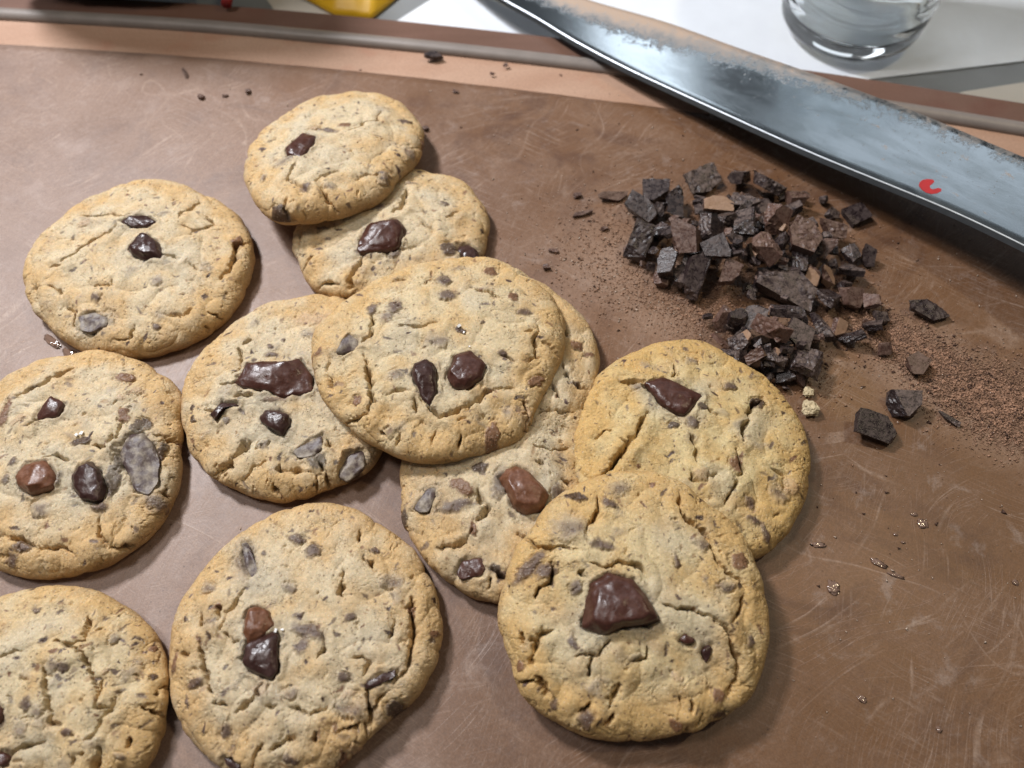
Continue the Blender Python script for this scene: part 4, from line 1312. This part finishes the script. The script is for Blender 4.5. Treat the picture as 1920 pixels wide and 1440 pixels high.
chopz(1250,740,350,170,27,'d','long dark bar shaped slab lying across the front of the heap',flat=0.45,boxy=0.92,tilt=(0.3,0.15))
chopz(1330,600,90,180,10,'c','tall grey chunk behind the long bar, under the broad brown slab')
chopz(1590,690,150,130,10,'d','dark ridged chunk at the right side of the heap beside the tan chips')
chopz(1630,590,80,130,-20,'d','dark chip next to the thin splinter at the right edge of the heap')
chopz(1700,600,70,130,12,'d','thin dark splinter standing up at the right edge of the heap',lift=0.0005,flat=0.5,tilt=(0.6,0))
chopz(1380,690,125,100,20,'t','larger of two tan chips above the right end of the long bar')
chopz(1475,700,95,80,10,'t','smaller of two tan chips above the right end of the long bar')
chopz(1480,860,150,140,-20,'d','dark chunk just past the right end of the long bar')
chopz(1620,840,150,125,-10,'m','dusty brown chunk at the lower right corner of the upper heap')
chopz(1720,850,90,115,8,'m','brown chip furthest right at the foot of the heap, above the powder',lift=0.0003)
chopz(1560,770,95,90,0,'c','round grey chip between the ridged chunk and the dusty brown one')
chopz(1090,925,170,120,8,'c','dust covered grey chunk at the top of the small lower heap')
chopz(980,930,95,100,0,'d','dark chip left of the dust covered chunk in the lower heap')
chopz(905,945,80,130,15,'m','brown splinter at the upper left tip of the small lower heap')
chopz(1170,990,145,150,-8,'m','reddish brown chunk with swirls in the small lower heap',boxy=0.75)
chopz(1320,1010,160,180,20,'c','rough grey chunk at the right of the small lower heap',boxy=0.8)
chopz(1260,890,200,120,10,'c','wide grey chunk under the long bar at the back of the lower heap')
chopz(1450,970,110,180,18,'d','tall dark chunk at the right side of the lower heap')
chopz(1000,1070,135,110,12,'d','dark chunk at the left side of the lower heap over the tan lump')
chopz(890,1060,65,140,-5,'m','long brown chip standing at the left edge of the lower heap')
chopz(1080,1140,110,100,0,'t','pale tan lump in the small lower heap next to the golden cookie')
chopz(1370,1170,180,160,25,'d','dark ragged chunk at the lower right end of the small lower heap',boxy=0.7)
chopz(1190,1155,130,80,10,'d','dark chip between the tan lump and the ragged chunk')
chopz(1170,1225,115,80,0,'c','faceted greyish chip closest to the top of the golden cookie',lift=0.0004)
chopz(1245,1270,110,75,20,'d','dark chip at the very front tip of the lower heap',lift=0.0003)
chopz(1320,1290,75,65,0,'m','small brown chip at the front tip of the lower heap beside a cookie crumb',lift=0.0003)
chopz(1010,1160,85,80,0,'d','small dark chip left of the tan lump in the lower heap')
chopz(940,1125,70,110,-20,'c','narrow grey chip touching the back rim of the golden cookie')
chopz(1530,1020,80,120,5,'t','tan chip lying in powder just right of the lower heap',lift=0.0004)
chopz(1600,1060,155,65,-6,'c','long flat grey chip in the powder right of the lower heap',lift=0.0003)
chopz(1720,990,110,75,10,'c','grey chip in the powder below the far right brown chip',lift=0.0003)
chopz(1780,945,100,70,0,'c','grey chip furthest right along the upper side of the powder',lift=0.0003)
for k in range(120):   # small splinters in the gaps
    if k < 80:
        x, y = rnd.gauss(1000, 330), rnd.gauss(520, 160)
        if not (340 < x < 1660 and 240 < y < 800): continue
    else:
        x, y = rnd.gauss(1180, 160), rnd.gauss(1040, 120)
    (u, v), = cP([(x, y)])
    chopz(x, y, rnd.uniform(40, 75), rnd.uniform(35, 60), rnd.uniform(0, 180), rnd.choice('ddcmt'), SPL, lift=max(0.0003, pile_z(u, v) * rnd.uniform(0.9, 1.15)))

# strays
S_G = 'stray chocolate pieces lying apart from the heap'
chop(1741, 588, 72, 42, -8, 'c', 'lone grey black chunk lying right of the heap', lift=0.0002, boxy=0.75, tilt=(0.15, 0.1), group=S_G)
chop(1646, 806, 100, 46, 18, 'd', 'lone pointed dark chunk right of the golden cookie, nearest the viewer', lift=0.0002, boxy=0.55, tilt=(0.2, 0.15), group=S_G)
chop(1692, 760, 56, 44, 10, 'c', 'lone glossy dark square just behind the pointed dark chunk', lift=0.0002, boxy=0.8, tilt=(0.2, -0.1), group=S_G)
chop(1713, 684, 44, 42, 40, 'm', 'brown three cornered chip lying in the cocoa powder', lift=0.0002, flat=0.4, tilt=(0.2, 0.1), group=S_G)
chop(1655, 658, 30, 22, 0, 'm', 'small brown lump at the upper end of the cocoa powder', lift=0.0002, group=S_G)
chop(1785, 790, 62, 10, 40, 'd', 'thin dark curl of chocolate on the edge of the cocoa powder', lift=0.0, flat=0.8, tilt=(0, 0), boxy=0.5, group=S_G)
chop(814, 108, 40, 20, -22, 'd', 'dark chocolate bit on the pinkish board strip beyond the mat', lift=BZ, tilt=(0.1, 0.1), boxy=0.6, group=S_G)
SH = 'tiny chocolate shavings dropped on the mat'
for (u, v, w, h, r, lab) in ((347, 136, 34, 7, 62, 'thin brown curl of chocolate on the mat above the top cookie, near the board strip'), (376, 181, 13, 10, 20, 'round brown crumb below the thin curl at the upper left'),
        (422, 179, 12, 5, -10, 'small flat brown flake left of the top cookie'), (466, 171, 12, 9, -20, 'small brown crumb just left of the top cookie'),
        (1088, 402, 50, 8, -12, 'long thin shaving left of the heap'), (1040, 470, 24, 7, 12, 'short dark shaving between the cookies and the heap'), (1025, 501, 30, 9, -5, 'brown flake beside the far edge of the centre cookie'),
        (1086, 366, 20, 10, -10, 'brown flake left of the shaving that points off the heap'), (853, 172, 14, 6, 15, 'dark flake beside the far edge of the leaning cookie'),
        (1132, 428, 22, 9, -25, 'dark shaving just left of the heap'), (922, 138, 12, 5, 10, 'small flake at the mat edge in line with the knife tip'), (948, 126, 10, 7, -35, 'small dark flake on the board strip near the knife'),
        (798, 240, 12, 10, 60, 'dark crumb at the right rim of the leaning cookie')):
    chop(u, v, w, h, r, 'm', lab, lift=0.0 if v > 130 else BZ, flat=0.7, tilt=(0, 0), boxy=0.5, cat='chocolate shaving', group=SH, npts=9)


def crumb(u, v, wpx, seed, label):
    pm = px_m(u, v)
    rnd_ = random.Random(seed)
    bm = bmesh.new()
    bmesh.ops.create_icosphere(bm, subdivisions=4, radius=0.5)
    co = np.array([q.co for q in bm.verts])
    d = 0.55 * perlin(co * 2.6 + seed) + 0.35 * fbm(co * 6 + seed, 3)
    s = wpx * pm
    for q, dd in zip(bm.verts, d):
        q.co = q.co * (1 + dd * 0.65)
        q.co = Vector((q.co.x * s, q.co.y * s, max(q.co.z, -0.32) * s * 0.8))
    zmin = min(q.co.z for q in bm.verts)
    me = bpy.data.meshes.new('cookie_crumb')
    bm.to_mesh(me)
    bm.free()
    me.materials.append(M['crumb'])
    o = bpy.data.objects.new('cookie_crumb', me)
    COL.objects.link(o)
    o.location = at(u, v, 0.0001 - zmin)
    o.rotation_euler = (0, 0, rnd_.uniform(0, 6))
    tag(o, label, 'cookie crumb', 'pale crumbs off the golden cookie')


crumb(1518, 766, 31, 3, 'larger pale cookie crumb on the mat right of the golden cookie')
crumb(1516, 735, 19, 8, 'smaller pale cookie crumb touching the foot of the chocolate heap')

# ------------------------------------------------------------------ cocoa powder and grains (nobody could count them)
def grains(name, label, cat, spots, mat, smin, smax, seed):
    rs = np.random.RandomState(seed)
    base = np.array([[1, 0, -0.3], [-0.6, 0.8, -0.3], [-0.5, -0.9, -0.3], [0.1, 0, 0.9]], float)
    fc = np.array([[0, 1, 3], [1, 2, 3], [2, 0, 3], [2, 1, 0]])
    V, T = [], []
    k = 0
    for (u, v, su, sv, ang, n) in spots:
        a = math.radians(ang)
        g1, g2 = rs.normal(size=n), rs.normal(size=n)
        U = u + g1 * su * math.cos(a) - g2 * sv * math.sin(a)
        Vv = v + g1 * su * math.sin(a) + g2 * sv * math.cos(a)
        for x, y in zip(U, Vv):
            if y < 60 or x > 2100 or y > 1500: continue
            s = smin * (smax / smin) ** (rs.rand() ** 2.6)
            p = at(x, y, 0)
            th = rs.rand() * 6.28
            b = base * s * rs.uniform(0.5, 1.5, (4, 1)) * np.array([1.5, 0.85, 0.7])
            b = np.stack([b[:, 0] * math.cos(th) - b[:, 1] * math.sin(th), b[:, 0] * math.sin(th) + b[:, 1] * math.cos(th), b[:, 2]], 1)
            yline = np.interp(p[0], mat_edge[:, 0], mat_edge[:, 1])
            zb = 0.0 if p[1] < yline else BZ
            V.append(b + [p[0], p[1], zb + s * 0.4])
            T.append(fc + k * 4)
            k += 1
    V = np.concatenate(V)
    T = np.concatenate(T)
    o = quads_obj(name, V, np.zeros((0, 4), int), mat, None, T, smooth=False)
    tag(o, label, cat, None, 'stuff')


grains('cocoa_powder', 'brown cocoa powder strewn right of the heap and at its foot', 'cocoa powder',
       [(1660, 620, 60, 22, 25, 5500), (1740, 680, 60, 25, 30, 6500), (1850, 740, 70, 35, 20, 12000), (1905, 780, 50, 35, 20, 5000), (1290, 560, 60, 25, 20, 2600), (1180, 430, 60, 35, 10, 1500), (1200, 520, 90, 50, 10, 2500),
        (1480, 660, 60, 50, 60, 2600), (1420, 470, 110, 60, 15, 4500), (1345, 600, 35, 40, 60, 2000)], M['powder'], 0.00012, 0.00065, 1)
grains('chocolate_dust', 'dark chocolate dust scattered over the mat near the heap', 'chocolate dust',
       [(1700, 650, 90, 35, 28, 700), (1860, 740, 70, 35, 20, 1300), (1420, 480, 130, 80, 15, 700), (1150, 480, 120, 80, 10, 160), (1300, 200, 300, 60, 10, 60), (1700, 900, 180, 120, 0, 60), (500, 180, 260, 50, 5, 40), (200, 660, 100, 30, 0, 25)], M['powder_dark'], 0.00014, 0.0009, 2)
grains('pale_grains', 'pale crumbs and dust grains dotted over the brown mat', 'dust grains',
       [(1150, 480, 110, 90, 10, 330), (1240, 560, 110, 50, 15, 260), (1400, 280, 260, 50, 15, 70), (1680, 560, 160, 120, 10, 110), (1750, 1060, 160, 160, 0, 110), (700, 200, 220, 40, 5, 60), (1000, 260, 160, 60, 10, 60), (1720, 480, 90, 80, 10, 60), (250, 760, 200, 200, 0, 30)], M['powder_pale'], 0.00018, 0.0006, 3)

# butter drops that glint on the mat
BD = 'glinting butter spots on the mat right of the front cookie'


def drop(u, v, wpx, hpx, rot, label, seed):
    pm = px_m(u, v)
    bm = bmesh.new()
    bmesh.ops.create_icosphere(bm, subdivisions=4, radius=0.5)
    co = np.array([q.co for q in bm.verts])
    d = 0.35 * fbm(co * 3 + seed, 3) + 0.30 * fbm(co * 9 + seed, 2)
    for q, dd in zip(bm.verts, d):
        q.co = Vector((q.co.x * (1 + dd) * wpx * pm, q.co.y * (1 + dd) * hpx * pm * 1.1, max(0, q.co.z * 0.0005 * (1 + 1.6 * dd))))
    me = bpy.data.meshes.new('butter_drop')
    bm.to_mesh(me)
    bm.free()
    me.polygons.foreach_set('use_smooth', np.ones(len(me.polygons), dtype=bool))
    me.materials.append(M['grease'])
    o = bpy.data.objects.new('butter_drop', me)
    COL.objects.link(o)
    o.location = at(u, v, 0.0)
    o.rotation_euler = (0, 0, -math.radians(rot))
    tag(o, label, 'butter drop', BD)


for i, (x, y, w, h, r, lab) in enumerate(((225, 325, 85, 28, 5, 'glinting smear nearest the golden cookie edge on the right'), (705, 172, 38, 20, 0, 'small glint above the round glinting spot far right of the golden cookie'), (745, 217, 62, 48, 30, 'round glinting spot right of the golden cookie'),
        (525, 415, 95, 34, 32, 'longest glinting smear right of the two cookies'), (615, 478, 85, 20, 20, 'thin bright streak under the longest glinting smear'), (302, 538, 70, 72, 0, 'dark round butter blob with a bumpy shine'),
        (445, 1095, 52, 34, 30, 'dull speckled spot on the mat low at the right'), (828, 1247, 32, 32, 0, 'small glint nearest the bottom of the photo at the right'), (1210, 513, 36, 30, 0, 'small square glint at the right end of the mat'), (610, 272, 24, 16, 0, 'pinpoint glint left of the round glinting spot'), (648, 312, 24, 14, 15, 'pinpoint glint under another, right of the golden cookie'))):
    drop(x / 2.666 + 1450, y / 2.666 + 900, w / 3.2, h / 3.2, r, lab, i * 3.3)
for i, (u, v, w, h, r, lab) in enumerate(((98, 640, 46, 12, 38, 'wet shine on the mat at the lower left rim of the upper left cookie'), (132, 664, 38, 14, 32, 'wet shine in the gap between the two cookies at the left'))):
    drop(u, v, w, h, r, lab, 50 + i)

# ------------------------------------------------------------------ knife
def zbl(u):
    return 0.0075 + (u - 1090) / 830 * 0.020


edge_px = [(700, -190), (800, -105), (880, -40), (935, 0), (1010, 37), (1069, 79), (1100, 92), (1156, 124), (1215, 151), (1300, 190), (1356, 216), (1506, 285), (1655, 346), (1783, 397), (1920, 464), (2060, 536)]
spine_px = [(700, -192), (840, -98), (980, -45), (1100, 0), (1250, 40), (1348, 77), (1433, 107), (1510, 132), (1613, 171), (1741, 218), (1826, 256), (1920, 295), (2060, 352)]


def line3(pts):
    return np.array([at(u, v, zbl(u)) for u, v in pts])


def res3(l, n):
    s = np.concatenate([[0], np.cumsum(np.linalg.norm(np.diff(l, axis=0), axis=1))])
    t_ = np.linspace(0, s[-1], n)
    return np.stack([np.interp(t_, s, l[:, i]) for i in range(3)], 1)


NB = 90
E3 = res3(line3(edge_px), NB)
S3 = res3(line3(spine_px), NB)
for arr in (E3, S3):
    for _ in range(14):
        arr[1:-1] = (arr[:-2] + 2 * arr[1:-1] + arr[2:]) / 4
V, Fc, UV = [], [], []
TH = 0.0024
NC = 12
for i in range(NB):
    e_, s_ = E3[i], S3[i]
    w = np.linalg.norm(e_ - s_)
    d = (e_ - s_) / max(w, 1e-9)
    bev = min(0.0018, w * 0.25)
    row = []
    for k in range(NC + 1):
        tt_ = k / NC
        q = s_ + d * (w - bev) * tt_
        row.append((q + np.array([0, 0, -0.0004 * (2 * tt_ - 1) ** 2 * 0]), (i / (NB - 1), tt_ * 0.95)))
    k_ = min(1.0, w / 0.02)
    row.append((s_ + d * (w - bev * 0.72) + np.array([0, 0, -0.00018 * k_]), (i / (NB - 1), 0.97)))
    row.append((e_ + np.array([0, 0, -0.0021 * k_]), (i / (NB - 1), 1.0)))
    row.append((s_ + d * (w - bev) + np.array([0, 0, -TH * k_]), (i / (NB - 1), 0.97)))
    row.append((s_ + np.array([0, 0, -TH * k_]), (i / (NB - 1), 0.0)))
    for q, uvv in row:
        V.append(q)
        UV.append(uvv)
n = NC + 5
for i in range(NB - 1):
    for k in range(n):
        a, b = i * n + k, i * n + (k + 1) % n
        Fc.append((a, b, b + n, a + n))
Fc.append(tuple(range((NB - 1) * n, NB * n)))
ctr = E3[NB // 2] * 0.5 + S3[NB // 2] * 0.5
knife = empty('kitchen_knife', Matrix.Translation(Vector(ctr)))
tag(knife, 'large steel kitchen knife with cocoa on its blade, lying over the far board edge', 'knife')
Vl = [tuple(np.array(v) - ctr) for v in V]
bl = mesh_obj('blade', Vl, Fc, [M['blade'], M['steel'], M['edge']], knife)
uvl = bl.data.uv_layers.new(name='UVMap')
for lp in bl.data.loops:
    uvl.data[lp.index].uv = UV[lp.vertex_index]
mi = []
sm = []
for f in Fc:
    ks = sorted(v_ % n for v_ in f) if len(f) == 4 else [99]
    mi.append(2 if ks == [NC, NC, NC + 1, NC + 1] else (1 if ks[0] >= NC else 0))
    sm.append(ks[-1] <= NC)
bl.data.polygons.foreach_set('material_index', np.array(mi, np.int32))
bl.data.polygons.foreach_set('use_smooth', np.array(sm, bool))
bm = bmesh.new()
bm.from_mesh(bl.data)
bmesh.ops.recalc_face_normals(bm, faces=bm.faces)
bm.to_mesh(bl.data)
bm.free()
# red printed mark
lg = [(660,460),(600,453),(540,463),(505,492),(498,530),(528,572),(580,607),(640,622),(700,614),(747,592),(752,565),(715,553),(680,563),(650,570),(625,555),(620,530),(645,510),(672,485)]
LP = [at(x / 6 + 1640, y / 6 + 260, zbl(x / 6 + 1640) + 0.00012) - ctr for x, y in lg]
c_ = len(LP)
lo = mesh_obj('red_mark', LP, [tuple(range(c_))], M['logo'], knife, False)
# handle, outside the frame
he, hs = E3[-1], S3[-1]
axis = (E3[-1] - E3[-4])
axis /= np.linalg.norm(axis)
mid = hs * 0.66 + he * 0.34
V, Fc = [], []
side = (he - hs) / np.linalg.norm(he - hs)
for i, (t_, rw) in enumerate(((-0.004, 0.006), (0.0, 0.011), (0.012, 0.0125), (0.05, 0.0115), (0.09, 0.013), (0.115, 0.0125), (0.122, 0.008))):
    for k in range(16):
        a = 2 * math.pi * k / 16
        V.append(mid + axis * t_ + side * rw * math.cos(a) + np.array([0, 0, 0.75 * rw * math.sin(a) - 0.001]) - ctr)
for i in range(6):
    for k in range(16):
        Fc.append((i * 16 + k, i * 16 + (k + 1) % 16, (i + 1) * 16 + (k + 1) % 16, (i + 1) * 16 + k))
Fc += [tuple(range(15, -1, -1)), tuple(range(96, 112))]
mesh_obj('handle', V, Fc, M['handle'], knife)

# ------------------------------------------------------------------ drinking glass with water
gp = at(1584, 54, TZ + 0.0014)
glass = empty('drinking_glass', Matrix.Translation(Vector(gp)))
tag(glass, 'clear drinking glass with a thick rounded base on the white paper behind the knife', 'glass')


def lathe(prof, n=96):
    V, Fc = [], []
    m = len(prof)
    for k in range(n):
        a = 2 * math.pi * k / n
        for r, z in prof:
            V.append((r * math.cos(a), r * math.sin(a), z))
    for k in range(n):
        for j in range(m - 1):
            a, b = k * m + j, ((k + 1) % n) * m + j
            Fc.append((a, b, b + 1, a + 1))
    return V, Fc


outer = [(0.0005, 0.0), (0.024, 0.0), (0.030, 0.0010), (0.0355, 0.0040), (0.0388, 0.0085)]
for z in np.linspace(0.013, 0.105, 60):
    outer.append((0.0398 + 0.07 * (z - 0.013) + 0.0003 * math.sin(z * 700) * (z < 0.06), z))
inner_ = []
for z in np.linspace(0.105, 0.018, 50):
    inner_.append((0.0398 + 0.07 * (z - 0.013) - 0.0034 + 0.0003 * math.sin(z * 520 + 1), z))
inner_ += [(0.0355, 0.0145), (0.031, 0.0118), (0.020, 0.0108), (0.0005, 0.0105)]
V, Fc = lathe(outer + [(outer[-1][0] - 0.0012, 0.1062)] + inner_)
g_o = mesh_obj('tumbler', V, Fc, M['glass'], glass)
bm = bmesh.new()
bm.from_mesh(g_o.data)
bmesh.ops.remove_doubles(bm, verts=bm.verts, dist=0.00002)
bmesh.ops.holes_fill(bm, edges=[e_ for e_ in bm.edges if e_.is_boundary])
bmesh.ops.recalc_face_normals(bm, faces=bm.faces)
bm.to_mesh(g_o.data)
bm.free()

# ------------------------------------------------------------------ yellow bag and dark cloth at the top edge
yb = empty('yellow_bag', Matrix.Translation(Vector(at(655, 0, TZ))))
tag(yb, 'bright yellow folded plastic bag behind the board at the top of the photo', 'bag')
yp = [at(u, v, TZ + 0.001) for u, v in ((548, -14), (628, 29), (697, 36), (757, -14))]
apex = at(655, -40, TZ)
rows = []
nU, nV = 40, 26
yo = np.array(at(655, 0, TZ))
V = []
for j in range(nV):
    t_ = j / (nV - 1)
    for i in range(nU):
        s_ = i / (nU - 1)
        # a pleated wedge: front edge rests by the rim, body rises and widens behind
        x0 = np.interp(s_, [0, 0.32, 0.68, 1], [yp[0][0], yp[1][0], yp[2][0], yp[3][0]])
        y0 = np.interp(s_, [0, 0.32, 0.68, 1], [yp[0][1], yp[1][1], yp[2][1], yp[3][1]])
        cx_ = 0.5 * (yp[1][0] + yp[2][0])
        x = cx_ + (x0 - cx_) * (1 + 1.1 * t_)
        y = y0 + 0.085 * t_
        z = TZ + 0.0012 + 0.030 * math.sin(min(1, t_ * 1.3) * math.pi / 2) * (1 - abs(2 * s_ - 1) ** 3 * 0.8)
        z += 0.004 * math.sin(s_ * 17 + t_ * 3) * t_ + 0.0018 * math.sin(s_ * 41 - t_ * 8) * t_
        V.append((x - yo[0], y - yo[1], z - yo[2]))
Fc = [(j * nU + i, j * nU + i + 1, (j + 1) * nU + i + 1, (j + 1) * nU + i) for j in range(nV - 1) for i in range(nU - 1)]
yobj = mesh_obj('folded_sheet', V, Fc, M['yellow'], yb)
sol = yobj.modifiers.new('thickness', 'SOLIDIFY')
sol.thickness = 0.0006
sol.offset = 1

gc = at(252, -44, 0.0)
gb = empty('kitchen_towel', Matrix.Translation(Vector((gc[0], gc[1], BZ))))
tag(gb, 'dark green crumpled towel with a red hem overhanging the far rim at the upper left', 'towel')
bm = bmesh.new()
bmesh.ops.create_icosphere(bm, subdivisions=6, radius=1.0)
co = np.array([q.co for q in bm.verts])
d = 0.12 * fbm(co * 2.2 + 4, 4, 0.55)
pm = px_m(262, -60)
for q, dd in zip(bm.verts, d):
    r = 1 + dd
    p_ = 0.6
    f_ = lambda c__: math.copysign(abs(c__) ** p_, c__)
    q.co = Vector((f_(q.co.x) * 205 * pm * r, f_(q.co.y) * 0.035 * r, 0.092 + f_(q.co.z) * 0.088 * r))
me = bpy.data.meshes.new('cloth')
bm.to_mesh(me)
bm.free()
me.polygons.foreach_set('use_smooth', np.ones(len(me.polygons), dtype=bool))
me.materials.append(M['green'])
o = bpy.data.objects.new('cloth', me)
COL.objects.link(o)
o.parent = gb
h0 = at(452, -4, 0.006)
V, Fc = [], []
for i in range(14):
    t_ = i / 13
    q = np.array([h0[0] + 0.014 * t_ - 0.008, h0[1] + 0.05 * t_ - 0.004, BZ + 0.006 + 0.012 * math.sin(t_ * 2.6)])
    for k in range(8):
        a = 2 * math.pi * k / 8
        V.append((q[0] + 0.003 * math.cos(a) - gc[0], q[1] - gc[1], q[2] + 0.003 * math.sin(a) - BZ))
for i in range(13):
    for k in range(8):
        Fc.append((i * 8 + k, i * 8 + (k + 1) % 8, (i + 1) * 8 + (k + 1) % 8, (i + 1) * 8 + k))
Fc += [tuple(range(7, -1, -1)), tuple(range(104, 112))]
mesh_obj('hem', V, Fc, M['redcloth'], gb)
